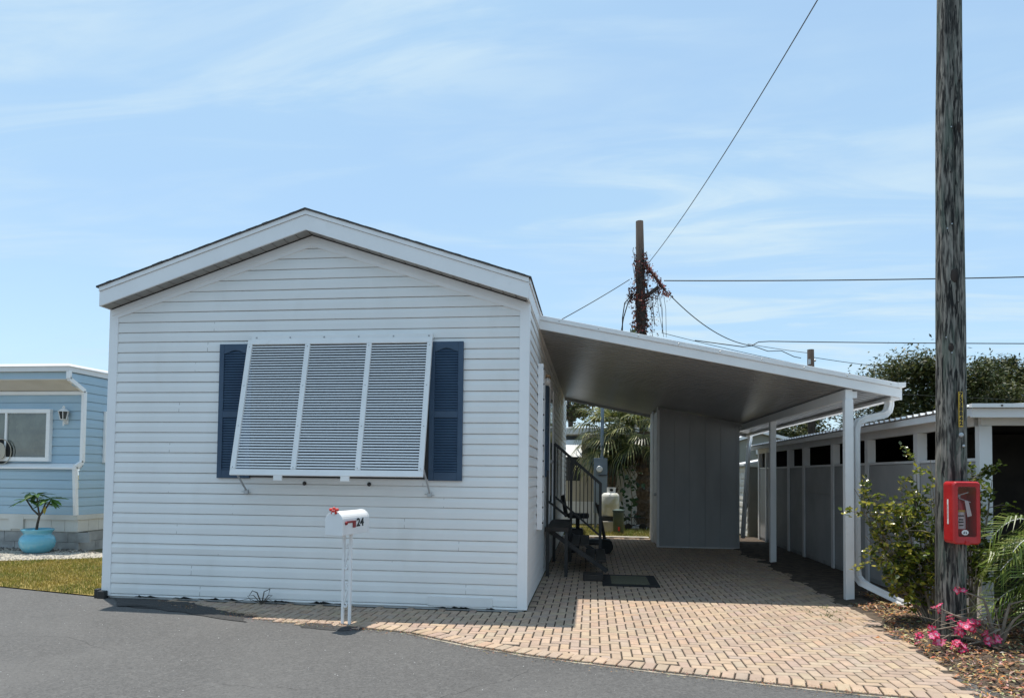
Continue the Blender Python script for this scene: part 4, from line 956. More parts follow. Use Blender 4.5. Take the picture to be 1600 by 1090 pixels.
# broad leaved vine on the white panel
random.seed(31)
vp = thing('broadleaf_plant', 'broad leaved dark plant climbing beside the palm trunk', 'plant', (1.62, 11.1, 0))
mb = MB(); stem_pts = [(1.66, 11.1, -.02), (1.63, 11.08, .4), (1.66, 11.08, .8), (1.6, 11.08, 1.2), (1.63, 11.1, 1.6)]; mb.tube(stem_pts, .012, 6)
for (z, s) in ((.35, .12), (.55, -.18), (.8, .2), (1.1, -.14), (1.35, .15)): mb.tube([(1.64, 11.09, z), (1.64 + s, 11.05, z + .12)], .007, 5)
mb.build('stem', M['twig'], vp)
mb = MB()
for _ in range(60):
    z = rnd(.25, 1.7); k = rnd(.5, 1.3); mb.col = (.045 * k, .085 * k, .03 * k); leafblade(mb, (1.63 + random.gauss(0, .12), 11.05 + random.gauss(0, .06), z), (rnd(-1, 1), rnd(-1, .2), rnd(-.7, .5)), (rnd(-.4, .4), -.6, 1), rnd(.10, .18), rnd(.035, .06), .03)
mb.build('foliage', M['leaf'], vp, col=True)
hose = thing('garden_cart', 'low dark wire cart cluttering the ground beside the palm trunk', 'cart', (1.75, 11.0, 0))
mb = MB()
for z in (.12, .32): 
    for (a, b) in (((1.5, 10.8), (1.95, 10.8)), ((1.95, 10.8), (1.95, 11.1)), ((1.95, 11.1), (1.5, 11.1)), ((1.5, 11.1), (1.5, 10.8))): mb.tube([(*a, z), (*b, z)], .008, 5)
for i in range(8): x = 1.5 + i * .064; mb.tube([(x, 10.8, .12), (x, 10.8, .32)], .005, 4)
mb.tube([(1.5, 10.95, .3), (1.38, 10.95, .55), (1.36, 10.95, .6)], .012, 6); mb.build('basket', M['black'], hose)
for x in (1.55, 1.9): mb = MB(); mb.lathe([(.03, -.02), (.09, -.02), (.09, .02), (.03, .02)], (0, 0, 0), 12); mb.v = [(x + a, 10.78 + c, .09 + b) for a, b, c in mb.v]; mb.build('wheel', M['rubber'], hose)

# ---- broadleaf trees
def tree(name, x, y, h, cz0, rx, rz, n, seed, label, ls=.16, cols=None, trunk=.22, group='trees behind the buildings', gap=.55):
    random.seed(seed)
    t = thing(name, label, 'tree', (x, y, 0), group)
    cols = cols or [(.055, .075, .022), (.08, .095, .028), (.035, .05, .018), (.12, .12, .042)]
    cl = []
    for i in range(60):
        d = V((random.gauss(0, 1), random.gauss(0, 1), random.gauss(0, .9))).normalized(); r = rnd(.45, 1.02) * (1 + .18 * fn(d[0] * 2 + seed, d[1] * 2, d[2] * 2))
        p = V((x + d[0] * r * rx, y + d[1] * r * rx, cz0 + d[2] * r * rz))
        if p[2] < cz0 - rz * .85: continue
        cl.append((p, rnd(.22, .42) * rx * .75))
    mb = MB(); base = V((x, y, -.1)); fork = V((x, y, max(.6, cz0 - rz * .9)))
    mb.tube([base, base.lerp(fork, .5) + V((.06, 0, 0)), fork], [trunk, trunk * .85, trunk * .7], 12)
    for p, r in cl[::3]:
        mid = fork.lerp(p, .5) + V((rnd(-.2, .2), rnd(-.2, .2), rnd(0, .35))) * rx * .3; mb.tube([fork, fork.lerp(mid, .5) + V((rnd(-.1, .1), rnd(-.1, .1), .05)), mid, p], [trunk * .5, trunk * .34, trunk * .2, trunk * .06], 7)
    mb.build('trunk', M['bark'], t)
    mb = MB()
    for _ in range(n):
        p, r = random.choice(cl); q = p + V((random.gauss(0, .5), random.gauss(0, .5), random.gauss(0, .36))) * r
        k = rnd(.6, 1.35); mb.col = tuple(c * k for c in random.choice(cols)); s = ls * rnd(.6, 1.3)
        a = V((random.gauss(0, 1), random.gauss(0, 1), random.gauss(0, .6))).normalized(); b = a.cross(V((random.gauss(0, .5), random.gauss(0, .5), 1))).normalized()
        mb.add([q - a * s, q - b * s * .42 + a * s * .1, q + a * s, q + b * s * .42 - a * s * .1], [(0, 1, 2, 3)])
    mb.build('crown', M['oak'], t, col=True)
tree('oak_tree', 14.4, 24, 6.8, 4.4, 3.5, 2.35, 54000, 3, 'dark spreading tree between the carport corner and the near pole', .085)
tree('oak_tree', 17.6, 25, 6.6, 4.1, 2.5, 2.6, 44000, 4, 'dark rounded tree right of the near pole', .085)
tree('oak_tree', 9.0, 26, 5, 3.0, 2.6, 1.5, 15000, 6, 'low dark tree seen through the gap beyond the carport posts', .09)
tree('oak_tree', 22.5, 27, 6, 3.6, 3.2, 2.4, 7000, 8, 'dark tree at the far right behind the low garage', .18)
tree('oak_tree', -.15, 19, 5, 4.35, 1.6, 1.15, 2600, 12, 'sparse tree rising behind the cream mobile home', .10, trunk=.13)
tree('oak_tree', 3.4, 22, 5, 3.4, 2.2, 1.5, 5000, 14, 'leafy tree behind the fan palms and storage room', .15)
mb = MB(); random.seed(77)
for i in range(26):
    a = R(rnd(20, 160)); k = rnd(.6, 1.2); mb.col = (.11 * k, .14 * k, .03 * k); leafblade(mb, (1.72, 12.6, 4.95), (math.cos(a), rnd(-.3, .3), math.sin(a)), (0, -1, .3), rnd(.3, .55), .03, .1)
fr = tag(mb.build('cabbage_palm', M['frond'], col=True), 'green palm tip showing above carport roof left of vine covered pole', 'palm tree')
mb = MB(); mb.tube([(1.72, 12.6, -.05), (1.74, 12.6, 2.5), (1.72, 12.6, 4.98)], [.09, .07, .05], 8); mb.build('trunk', M['palmtrunk'], fr)

# ---- far gray house and lap sided shed seen past the posts
gh = thing('gable_house', 'grey olive gabled house seen between the carport posts', 'house', (5.4, 14.2, 0))
mb = MB(); mb.prism([(4.62, 0), (6.7, 0), (6.7, 2.28), (5.5, 2.60), (4.62, 2.30)], lambda a, b: (a, 14.2, b), lambda a, b: (a, 19, b)); mb.build('wall', M['greyhouse'], gh)
mb = MB()
for (a, b) in (((4.52, 2.33), (5.5, 2.65)), ((5.5, 2.65), (6.8, 2.30))): mb.hexa([(a[0], 14.05, a[1] - .04), (b[0], 14.05, b[1] - .04), (b[0], 19, b[1] - .04), (a[0], 19, a[1] - .04), (a[0], 14.05, a[1] + .05), (b[0], 14.05, b[1] + .05), (b[0], 19, b[1] + .05), (a[0], 19, a[1] + .05)])
mb.build('roof', M['nbtrim'], gh)
mb = MB(); mb.box(5.35, 6.2, 14.1, 14.19, 2.02, 2.16); mb.build('band', M['white'], gh)
ls = thing('lap_sided_shed', 'small white lap sided shed with slanted roof beyond the far downspout', 'shed', (4.5, 9.75, 0))
mb = MB(); siding(mb, lambda u_, o, z: (4.2 - o, u_, z), 0, 1.60, .165, lambda z: (9.75, 11.2), lip=.022, nseg=3); mb.box(4.21, 4.62, 9.75, 11.2, 0, 1.6); mb.build('wall', M['white'], ls)
mb = MB(); mb.box(4.215, 4.62, 9.735, 9.749, 0, 1.58); mb.build('door', M['greyhouse'], ls)
mb = MB(); mb.hexa([(4.08, 9.65, 1.62), (4.75, 9.65, 1.76), (4.75, 11.3, 1.76), (4.08, 11.3, 1.62), (4.08, 9.65, 1.66), (4.75, 9.65, 1.80), (4.75, 11.3, 1.80), (4.08, 11.3, 1.66)]); mb.build('roof', M['nbtrim'], ls)
mb = MB(); mb.box(4.64, 4.72, 9.66, 9.74, 0, 1.75); mb.build('post', M['white'], ls)

# ================================================================== LEFT BLUE MOBILE HOME
bl = thing('mobile_home', 'pale blue vintage mobile home with white trim on the left', 'house', (-10, 4.0, 0))
BX, BX0, BY1 = -8.03, -18., 12.
mb = MB()
siding(mb, lambda u_, o, z: (u_, 4.0 - .05 * (z - .58) / .78 - o, z), .585, 1.36, .148, lambda z: (BX0, BX - .02), lip=.014, nseg=10)
siding(mb, lambda u_, o, z: (u_, 4.07 - o, z), 1.46, 2.66, .150, lambda z: (BX0, BX - .02), lip=.014, nseg=10, seed=2)
mb.quad((BX0, 4.08, 1.4), (BX, 4.08, 1.4), (BX, 4.08, 2.7), (BX0, 4.08, 2.7))
mb.box(BX0, BX - .01, 3.70, 3.73, 2.87, 2.985)
mb.build('front_wall', M['bluesiding'], bl)
mb = MB(); siding(mb, lambda u_, o, z: (BX + o, u_, z), .585, 2.98, .150, lambda z: (3.98 if z < 1.4 else (4.07 if z < 2.69 else 3.75), BY1), lip=.014, nseg=10, seed=4)
mb.quad((BX - .01, 4.05, .5), (BX - .01, BY1, .5), (BX - .01, BY1, 3.0), (BX - .01, 4.05, 3.0)); mb.build('side_wall', M['bluesiding'], bl)
mb = MB(); mb.hexa([(BX0, 3.90, 1.36), (BX, 3.90, 1.36), (BX, 4.07, 1.36), (BX0, 4.07, 1.36), (BX0, 3.90, 1.39), (BX, 3.90, 1.39), (BX, 4.07, 1.46), (BX0, 4.07, 1.46)]); mb.build('ledge', M['trim'], bl)
mb = MB(); mb.hexa([(BX0, 3.69, 2.855), (BX - .01, 3.69, 2.855), (BX - .01, 4.07, 2.70), (BX0, 4.07, 2.70), (BX0, 3.69, 2.87), (BX - .01, 3.69, 2.87), (BX - .01, 4.07, 2.72), (BX0, 4.07, 2.72)]); mb.build('soffit', M['palesoffit'], bl)
mb = MB(); mb.box(BX0, BX - .01, 4.03, 4.068, 2.64, 2.70); mb.build('soffit_strip', M['trim'], bl)
prof = [(3.94, .585), (3.885, 1.35), (3.885, 1.40), (4.05, 1.48), (4.05, 2.70), (3.68, 2.87), (3.68, 3.0)]
mb = MB()
for (a, b) in zip(prof[:-1], prof[1:]): mb.bar((BX + .012, a[0], a[1]), (BX + .012, b[0], b[1]), .07, .05, (1, 0, 0))
mb.build('corner_trim', M['trim'], bl)
mb = MB(); mb.box(BX0, BX + .03, 3.64, BY1, 2.99, 3.075); mb.hexa([(BX0, 3.62, 3.075), (BX + .05, 3.62, 3.075), (BX + .05, BY1, 3.075), (BX0, BY1, 3.075), (BX0, 3.66, 3.12), (BX + .01, 3.66, 3.12), (BX + .01, BY1, 3.25), (BX0, BY1, 3.25)])
mb.build('roof', M['nbtrim'], bl)
mb = MB()
for i in range(40): mb.box(BX0 + i * .25, BX0 + i * .25 + .243, 3.985, 4.0, .30, .50)
mb.box(BX0, BX + .0, 3.955, 4.0, .502, .584); mb.box(BX - .0, BX + .03, 3.955, BY1, .502, .584); mb.box(BX0, BX - .005, 4.0, 4.03, .29, .5)
for i in range(30): mb.box(BX - .01, BX + .012, 4.01 + i * .25, 4.253 + i * .25, .30, .50)
mb.box(BX - 1.25, BX - .98, 3.95, 3.984, .33, .55); mb.build('skirt', M['skirt'], bl)
mb = MB()
for r in range(2):
    for i in range(26): x = BX0 + i * .4 + .2 * r; mb.box(x, min(x + .392, BX), 4.005, 4.05, -.05 + r * .17, .115 + r * .17)
    for i in range(18): y = 4.06 + i * .4 + .2 * r; mb.box(BX - .06, BX, y, y + .392, -.05 + r * .17, .115 + r * .17)
mb.build('foundation', M['block'], bl)
mb = MB(); mb.box(-9.75, -8.60, 3.985, 4.06, 1.49, 1.56); mb.box(-9.75, -8.60, 3.985, 4.06, 2.32, 2.39); mb.box(-8.67, -8.60, 3.985, 4.06, 1.56, 2.32); mb.box(-9.75, -9.68, 3.985, 4.06, 1.56, 2.32); mb.box(-9.46, -9.42, 3.99, 4.06, 1.56, 2.32)
bw = mb.build('window', M['trim'], bl, bevel=.004)
mb = MB(); mb.quad((-9.68, 4.015, 1.56), (-8.67, 4.015, 1.56), (-8.67, 4.015, 2.32), (-9.68, 4.015, 2.32)); mb.build('pane', M['pane'], bw)
mb = MB(); n = 120; mb.loft([[(-9.66 + .98 * i / n, 4.036 + .006 * math.sin(i * .35 + 2 * fn(i * .05)) , z) for i in range(n + 1)] for z in (1.53, 2.35)], cap=False, closed=False); mb.build('curtain', M['curtain'], bw)
mb = MB(); mb.box(BX + .012, BX + .05, 4.55, 4.60, 1.48, 2.40); mb.box(BX + .012, BX + .05, 5.35, 5.42, 1.48, 2.40); mb.box(BX + .012, BX + .05, 4.62, 5.35, 2.33, 2.40); mb.box(BX + .012, BX + .05, 4.62, 5.35, 1.48, 1.55)
bw = mb.build('window', M['trim'], bl)
mb = MB(); mb.box(BX + .013, BX + .03, 4.60, 5.35, 1.55, 2.33); mb.build('pane', M['glass'], bw)
# coach lamp on the blue wall
x, y = -8.34, 3.98
mb = MB(); mb.bar((x, 4.06, 2.20), (x, 4.04, 2.20), .07, .13); mb.tube([(x, 4.05, 2.16), (x, 4.0, 2.14), (x, y, 2.18)], .012, 6); mb.lathe([(.03, 2.20), (.055, 2.205), (.06, 2.215)], (x, y, 0), 8); mb.lathe([(.095, 2.345), (.05, 2.385), (.02, 2.40), (.025, 2.425), (.005, 2.45)], (x, y, 0), 8); mb.tube([(x, y, 2.19), (x, y, 2.10)], .012, 6)
for k in range(6):
    a = k * math.pi / 3; mb.bar((x + .052 * math.cos(a), y + .052 * math.sin(a), 2.21), (x + .082 * math.cos(a), y + .082 * math.sin(a), 2.35), .010, .010)
lp = mb.build('wall_lamp', M['white'], bl)
mb = MB(); mb.lathe([(.046, 2.21), (.076, 2.348)], (x, y, 0), 6); mb.build('lamp_glass', M['glass'], lp)
# round wall piece below the window's left edge
od = thing('wall_ornament', 'round pale disc with dark ring hung at lower left of blue home window', 'ornament', (-9.50, 3.9, 1.67))
mb = MB(); mb.lathe([(.01, 0), (.13, 0), (.135, .02), (.01, .03)], (0, 0, 0), 24); mb.v = [(-9.52 + a, 3.96 - c, 1.66 + b * 1.15) for a, b, c in mb.v]; mb.build('disc', M['cream'], od)
mb = MB(); mb.tube([(-9.50 + .20 * math.cos(t), 3.97, 1.65 + .22 * math.sin(t)) for t in [2 * math.pi * i / 28 for i in range(29)]], .007, 6); mb.build('ring', M['cream'], od)
mb = MB(); mb.lathe([(.01, 0), (.19, 0), (.19, .008)], (0, 0, 0), 24); mb.v = [(-9.51 + a, 4.0 - c, 1.655 + b * 1.12) for a, b, c in mb.v]; mb.build('backing', M['rubber'], od)
# turquoise pot and plumeria
pt = thing('plant_pot', 'turquoise round bellied ceramic pot on the shell gravel', 'pot', (-8.30, 3.45, 0))
mb = MB(); mb.lathe([(.15, .0), (.19, .02), (.245, .10), (.262, .17), (.25, .24), (.215, .285), (.195, .30), (.205, .33), (.235, .365), (.24, .385), (.225, .39), (.19, .36), (.18, .31), (.02, .30)], (-8.30, 3.45, 0), 36); mb.build('vessel', M['bluepot'], pt, smooth=True)
mb = MB(); mb.lathe([(.18, .315), (.02, .325)], (-8.30, 3.45, 0), 20); mb.build('soil', M['soil'], pt)
random.seed(5)
pm = thing('plumeria', 'young plumeria with dark forked stems growing in the turquoise pot', 'plant', (-8.30, 3.45, .31))
tips = [(-8.50, 3.42, .86), (-8.30, 3.40, .95), (-8.07, 3.45, .88), (-8.22, 3.5, .80)]
mb = MB(); fk = V((-8.27, 3.44, .60))
mb.tube([(-8.33, 3.45, .30), (-8.31, 3.45, .46), fk], [.022, .019, .017], 8)
for tp in tips: mb.tube([fk, fk.lerp(V(tp), .5) + V((0, 0, -.03)), tp], [.015, .013, .011], 7)
mb.build('stem', M['bark'], pm)
mb = MB()
for tp in tips:
    for i in range(9):
        a = i * 2.4 + rnd(-.3, .3); k = rnd(.7, 1.3); mb.col = (.085 * k, .17 * k, .04 * k); leafblade(mb, tp, (math.cos(a), math.sin(a), rnd(-.35, .55)), (0, 0, 1), rnd(.22, .32), rnd(.036, .050), rnd(.02, .12))
mb.col = (.45, .36, .04); leafblade(mb, (-8.16, 3.42, .76), (.1, -.2, -1), (0, -1, 0), .14, .03)
mb.build('foliage', M['leaf'], pm, col=True)

# ================================================================== RIGHT PLANTING
def shrub(name, label, bx, by, stems, cs, seed, leaf=(.036, .058), per=34, group=None):
    random.seed(seed); t = thing(name, label, 'shrub', (bx, by, 0), group)
    mb = MB(); lm = MB(); tw = []
    for (ex, ey, ez, nbr) in stems:
        b = V((bx + rnd(-.05, .05), by + rnd(-.05, .05), -.02)); e = V((ex, ey, ez)); mid = b.lerp(e, .5) + V((rnd(-.06, .06), rnd(-.06, .06), .10))
        main = [b.lerp(mid, t_ / 4).lerp(mid.lerp(e, t_ / 4), t_ / 4) for t_ in range(5)]; mb.tube(main, [.009, .0075, .006, .0045, .0025], 6)
        for k in range(nbr):
            t_ = rnd(.30, 1.0); p = b.lerp(mid, t_).lerp(mid.lerp(e, t_), t_); d = (V((random.gauss(0, 1), random.gauss(0, 1), random.gauss(.3, .8)))).normalized() * rnd(.12, .26)
            mb.tube([p, p + d * .5 + V((0, 0, .02)), p + d], [.0042, .0032, .002], 5); tw.append((p, d))
    for p, d in tw:
        for i in range(per):
            s_ = rnd(.2, 1.08); r = p + d * s_ + V((random.gauss(0, .018), random.gauss(0, .018), random.gauss(0, .018)))
            kk = rnd(.8, 1.9); c = random.choice(cs); lm.col = tuple(x * kk for x in c)
            dd = (d.normalized() * .7 + V((random.gauss(0, 1), random.gauss(0, 1), random.gauss(.15, .7))).normalized()).normalized()
            leafblade(lm, r, dd, (random.gauss(0, .5), random.gauss(0, .5), 1), rnd(*leaf), rnd(.013, .021), rnd(0, .012))
    mb.build('branches', M['twig'], t); lm.build('foliage', M['shrubleaf'], t, col=True)
YG = [(.19, .20, .025), (.27, .26, .035), (.10, .13, .02), (.06, .085, .018), (.34, .31, .055), (.13, .165, .024), (.05, .07, .016)]
random.seed(2)
stA = [(3.14, .10, 1.26, 8), (3.24, .05, .96, 8), (3.30, -.05, 1.16, 8), (3.26, .1, .70, 6), (3.40, -.1, .52, 6), (3.42, .05, 1.24, 9), (3.50, 0, .88, 8), (3.55, .1, 1.34, 9), (3.62, 0, 1.08, 9), (3.70, .1, 1.50, 9), (3.78, .0, 1.30, 9), (3.85, .15, 1.54, 9), (3.92, 0, 1.10, 8), (3.62, -.1, .66, 7), (3.46, .1, .72, 6), (3.86, -.05, .78, 7), (3.98, .1, 1.38, 8), (3.30, .15, 1.08, 6), (3.20, .0, .82, 7), (3.36, -.05, .64, 7), (3.30, .05, 1.02, 8), (3.48, -.1, 1.02, 8), (3.56, -.05, .50, 6), (3.40, .0, .86, 8), (3.64, .05, 1.26, 8), (3.74, -.05, .98, 8), (3.18, .1, 1.14, 7)]
shrub('glossy_shrub', 'open yellow green shrub between the front carport post and timber pole', 3.80, .02, stA, YG, 21, per=20)
stB = [(4.10, -.1, 1.40, 8), (4.22, 0, 1.46, 8), (4.05, 0, 1.18, 8), (4.30, .0, 1.22, 8), (4.0, -.1, .95, 7), (4.15, -.1, .86, 7), (4.34, .05, 1.36, 6), (3.98, -.05, 1.30, 6)]
shrub('glossy_shrub', 'dark green shrub right of the red cabinet by the white corner post', 4.10, -.02, stB, YG[:1] + YG[2:4] + YG[5:], 22, per=24)
# feather palm at the right edge
random.seed(41)
ap_ = thing('feather_palm', 'feathery green palm arching in from the right edge', 'palm tree', (4.72, -.72, 0))
mb = MB(); st_ = MB(); base = V((4.70, -.70, .02))
FC = [(.14, .21, .035), (.21, .28, .055), (.09, .15, .028), (.27, .31, .09)]
specs = [(3.98, -.75, 1.02, .62, .28), (4.00, -.62, 1.30, .9, .2), (4.15, -.95, .96, .55, .42), (4.06, -.5, .86, .5, .2), (4.3, -.75, 1.36, .95, .15), (4.25, -.9, .66, .35, .4), (3.93, -.68, .70, .30, .3), (4.42, -1.0, 1.1, .75, .5), (4.18, -.55, 1.16, .72, .2), (4.55, -.9, 1.42, 1.05, .2), (4.9, -.8, 1.4, 1.1, .3), (5.2, -.7, 1.2, .8, .4), (4.35, -1.1, .8, .42, .5), (4.5, -.4, 1.3, .9, .3), (4.02, -.85, 1.14, .78, .2), (4.1, -1.0, .74, .3, .3), (4.05, -.45, 1.0, .6, .2), (4.2, -1.05, 1.1, .62, .3), (3.98, -.6, .62, .22, .2), (4.3, -.55, .92, .5, .2), (4.45, -1.05, .9, .4, .2)] + [(4.0 + .75 * random.random(), -.72 + rnd(-.45, .35), rnd(.45, 1.25), rnd(.12, .8), 0) for _ in range(16)]
for (tx, ty, mz, tz, w) in specs:
    tip = V((tx, ty, tz)); top = base.lerp(tip, .45); top.z = mz + .12
    def bez(t_): return base.lerp(top, t_).lerp(top.lerp(tip, t_), t_)
    st_.tube([bez(i / 12) for i in range(13)], [.012 - .0008 * i for i in range(13)], 6)
    n = 36
    for i in range(n):
        t_ = .22 + .78 * i / (n - 1); p = bez(t_); d = (bez(min(1, t_ + .02)) - bez(t_ - .02)).normalized(); s = d.cross(V((0, 0, 1))).normalized(); up_ = s.cross(d)
        L_ = .36 * math.sin(math.pi * (.18 + .72 * (1 - abs(t_ - .5)))) * rnd(.85, 1.1) * (1.0 if t_ < .8 else 1 - (t_ - .8) * 1.8)
        for sg in (-1, 1):
            k = rnd(.65, 1.3); mb.col = tuple(c * k for c in random.choice(FC)); dd = (d * .6 + s * sg * .95 + up_ * .30 + V((rnd(-.1, .1), rnd(-.1, .1), rnd(-.12, .12)))).normalized(); e = p + dd * L_ - V((0, 0, rnd(.06, .17))); m_ = p + dd * L_ * .55; q = dd.cross(up_).normalized() * .0062
            mb.add([p - q * .5, p + q * .5, m_ + q, m_ - q, e], [(0, 1, 2, 3), (3, 2, 4)])
st_.build('stalks', M['frond'], ap_, col=True); mb.build('fronds', M['frond'], ap_, col=True)
# pink flowering branches at the foot of the pole
random.seed(51)
dr_ = thing('desert_rose', 'sprawling bare branched plant with pink red flowers below the timber pole', 'flowering plant', (3.86, -.92, 0))
bs = V((3.86, -.93, .0)); mb = MB()
ends = [(3.22, -.98, .10), (3.30, -1.02, .16), (3.38, -1.05, .10), (3.46, -1.0, .30), (3.53, -1.04, .22), (3.60, -1.05, .24), (3.50, -1.08, .06), (3.70, -1.05, .14), (3.56, -.95, .48), (3.42, -.9, .33), (3.76, -1.06, .13), (4.02, -1.0, .42), (4.0, -1.1, .38)]
for i, e in enumerate(ends):
    e = V(e); m_ = bs.lerp(e, .5) + V((rnd(-.03, .05), rnd(-.05, .02), .07 + .05 * (i % 3))); mb.tube([bs, bs.lerp(m_, .6) + V((0, 0, .02)), m_, m_.lerp(e, .6), e], [.016, .012, .009, .006, .0045], 7)
mb.tube([(3.86, -.93, -.03), (3.86, -.93, .08)], [.05, .02], 10)
for k in range(16): a = rnd(2.2, 4.4); mb.tube([(rnd(3.5, 4.0), rnd(-1.0, -.7), .01), (rnd(3.5, 4.0) - .1, rnd(-1.1, -.7), rnd(.05, .25)), (rnd(3.3, 4.1), rnd(-1.1, -.7), rnd(.1, .5))], [.005, .004, .002], 5)
mb.build('branches', M['twig'], dr_)
protos = []
for v in range(3):
    mb = MB()
    for i in range(5):
        a = 2 * math.pi * i / 5 + rnd(-.1, .1); d = V((math.cos(a), math.sin(a), .25)); s = V((-math.sin(a), math.cos(a), 0)); L_ = .031 * rnd(.85, 1.15); w = .013
        for (f0, f1, c) in ((0, .45, (.80, .45, .55)), (.45, 1.0, (.72, .05, .16) if v < 2 else (.80, .16, .32))):
            mb.col = tuple(x * rnd(.85, 1.1) for x in c); w0 = .003 if f0 == 0 else w; w1 = w if f1 < 1 else .005
            mb.add([d * L_ * f0 - s * w0, d * L_ * f0 + s * w0, d * L_ * f1 + s * w1 - V((0, 0, .004 * f1)), d * L_ * f1 - s * w1 - V((0, 0, .004 * f1))], [(0, 1, 2, 3)])
    mb.col = (.55, .35, .12); mb.ball((0, 0, .006), .004, 6, 4)
    protos.append(mb)
clusters = [(3.24, -1.0, .11, 7), (3.32, -1.03, .12, 7), (3.37, -1.05, .09, 6), (3.34, -1.0, .17, 3), (3.42, -.92, .32, 3), (3.47, -1.02, .27, 2), (3.50, -1.06, .16, 5), (3.53, -1.06, .23, 5), (3.60, -1.07, .20, 6), (3.62, -1.06, .25, 4), (3.48, -1.10, .08, 6), (3.52, -1.1, .04, 4), (3.70, -1.07, .13, 3), (3.77, -1.08, .12, 3), (3.56, -.97, .48, 3), (4.01, -1.06, .42, 4), (4.01, -1.12, .37, 4)]
meshes = {}
for (x, y, z, n) in clusters:
    for _ in range(n + 1):
        v = random.randrange(3)
        rot = Matrix.Rotation(rnd(0, 6.28), 4, 'Z') @ Matrix.Rotation(rnd(.2, 1.5), 4, 'X'); rot = Matrix.Rotation(rnd(-.9, .9), 4, 'Z') @ rot
        if v not in meshes:
            o = protos[v].build('flower', M['petal'], dr_, col=True); meshes[v] = o
        else:
            o = meshes[v].copy(); C.objects.link(o); o.parent = dr_
        o.matrix_local = Matrix.Translation(V((x + random.gauss(0, .017), y + random.gauss(0, .017), z + random.gauss(0, .015))) - dr_.location) @ rot
# dry twigs against the front wall
mb = MB(); random.seed(9)
for (e, r) in (((-2.80, -.14, .14), .006), ((-2.86, -.12, .08), .004), ((-2.62, -.12, .16), .005), ((-2.58, -.15, .10), .004), ((-2.95, -.2, .03), .003), ((-2.5, -.2, .03), .003)):
    e = V(e); b = V((-2.72, -.09, -.005)); mb.tube([b, b.lerp(e, .5) + V((rnd(-.02, .02), 0, .05)), e, e + V((rnd(-.08, .08), -.03, -.05))], [r * 1.3, r, r * .8, r * .4], 6)
tag(mb.build('dead_plant', M['bark']), 'dry dark twigs sprouting at the base of the white front wall', 'dead plant')
# fallen frond stub & hose bit at the bed
mb = MB(); mb.tube([(4.0, -1.25, .06), (4.15, -1.3, .05), (4.4, -1.3, .05)], .02, 8); tag(mb.build('plastic_pipe', M['alum']), 'short pale pipe lying in the leaf litter at right edge', 'pipe')

# ================================================================== CAMERA, LIGHT, WORLD
cam = bpy.data.cameras.new('camera'); co = bpy.data.objects.new('camera', cam); C.objects.link(co); SC.camera = co
Rv, Fv, Uv = V((0.99193366, 0.12625408, 0.01129268)), V((-0.12657952, 0.99132486, 0.03539261)), V((-0.00672625, -0.03653654, 0.99930968))
mw = Matrix.Identity(4)
for i in range(3): mw[i][0] = Rv[i]; mw[i][1] = Uv[i]; mw[i][2] = -Fv[i]
mw.translation = V((.6471, -7.0586, 1.362)); co.matrix_world = mw
cam.sensor_width = 36; cam.lens = 1104.81 / 1600 * 36; cam.shift_x = 15.687 / 1600; cam.shift_y = (701.08 - 545) / 1600; cam.clip_end = 600; cam.clip_start = .05
sd_ = V((-.14, .13, 1.)).normalized()
sun = bpy.data.lights.new('sun', 'SUN'); so = bpy.data.objects.new('sun', sun); C.objects.link(so); sun.energy = 3.3; sun.angle = R(.5); sun.color = (1, .94, .85)
so.rotation_euler = sd_.to_track_quat('Z', 'Y').to_euler(); so.location = (0, 0, 30)
w = bpy.data.worlds.new('World'); SC.world = w; w.use_nodes = True; nt = w.node_tree; N = nt.nodes; L = nt.links
bg = N['Background']; sky = N.new('ShaderNodeTexSky'); sky.sky_type = 'NISHITA'; sky.sun_disc = False
sky.sun_elevation = math.asin(sd_[2]); sky.sun_rotation = math.atan2(sd_[0], sd_[1]) % (2 * math.pi); sky.air_density = 1.0; sky.dust_density = .4; sky.ozone_density = 0.0; sky.altitude = 0
tc = N.new('ShaderNodeTexCoord'); sep = N.new('ShaderNodeSeparateXYZ'); L.new(tc.outputs['Generated'], sep.inputs[0])
def math_(op, a, b=None, c=None):
    n = N.new('ShaderNodeMath'); n.operation = op
    for i, q in enumerate((a, b, c)):
        if q is None: continue
        if isinstance(q, (int, float)): n.inputs[i].default_value = q
        else: L.new(q, n.inputs[i])
    return n.outputs[0]
zz = math_('MAXIMUM', math_('ADD', sep.outputs[2], .06), .03)
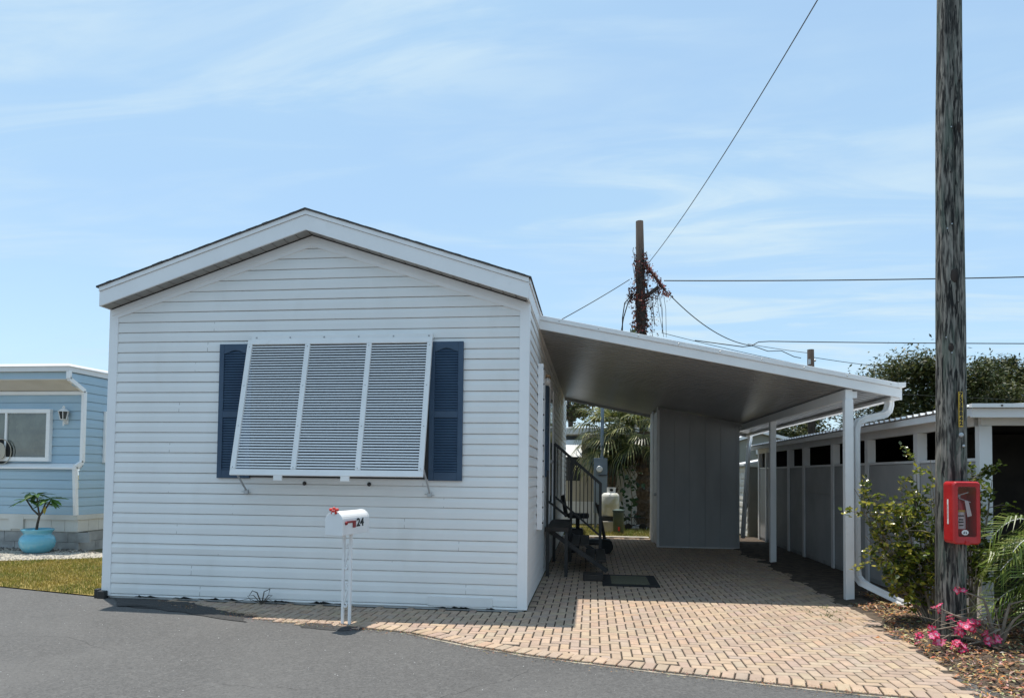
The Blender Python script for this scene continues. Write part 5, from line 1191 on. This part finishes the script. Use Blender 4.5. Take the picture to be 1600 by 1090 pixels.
comb = N.new('ShaderNodeCombineXYZ'); L.new(math_('DIVIDE', sep.outputs[0], zz), comb.inputs[0]); L.new(math_('DIVIDE', sep.outputs[1], zz), comb.inputs[1])
def cloud(scale, rot, stretch, lo, hi, dist, off, det=9):
    mp = N.new('ShaderNodeMapping'); mp.inputs['Rotation'].default_value = (0, 0, R(rot)); mp.inputs['Scale'].default_value = stretch; mp.inputs['Location'].default_value = off; L.new(comb.outputs[0], mp.inputs[0])
    n = N.new('ShaderNodeTexNoise'); n.inputs['Scale'].default_value = scale; n.inputs['Detail'].default_value = det; n.inputs['Roughness'].default_value = .58; n.inputs['Distortion'].default_value = dist; L.new(mp.outputs[0], n.inputs['Vector'])
    r = N.new('ShaderNodeMapRange'); r.interpolation_type = 'SMOOTHSTEP'; r.inputs[1].default_value = lo; r.inputs[2].default_value = hi; L.new(n.outputs['Fac'], r.inputs[0]); return r.outputs[0]
c1 = cloud(1.5, 24, (.6, 2.0, 1), .40, .66, .9, (3.1, 1.2, 0), 12); c2 = cloud(.5, 14, (.7, 1.4, 1), .36, .66, .3, (7.7, 3.3, 0), 6)
mask = math_('MINIMUM', math_('ADD', math_('MULTIPLY', c2, .22), .58), .92)
mx = N.new('ShaderNodeMix'); mx.data_type = 'RGBA'; L.new(mask, mx.inputs[0]); L.new(sky.outputs[0], mx.inputs[6]); mx.inputs[7].default_value = (2.35, 3.58, 4.72, 1)
mx2 = N.new('ShaderNodeMix'); mx2.data_type = 'RGBA'; L.new(math_('MULTIPLY', math_('MULTIPLY', c1, c2), .9), mx2.inputs[0]); L.new(mx.outputs[2], mx2.inputs[6]); mx2.inputs[7].default_value = (3.35, 4.2, 4.75, 1)
L.new(mx2.outputs[2], bg.inputs['Color']); bg.inputs['Strength'].default_value = .122
SC.view_settings.view_transform = 'Standard'; SC.view_settings.look = 'None'; SC.view_settings.exposure = 0.72; SC.view_settings.gamma = 1.0
SC.cycles.max_bounces = 6; SC.cycles.diffuse_bounces = 4; SC.cycles.transparent_max_bounces = 8
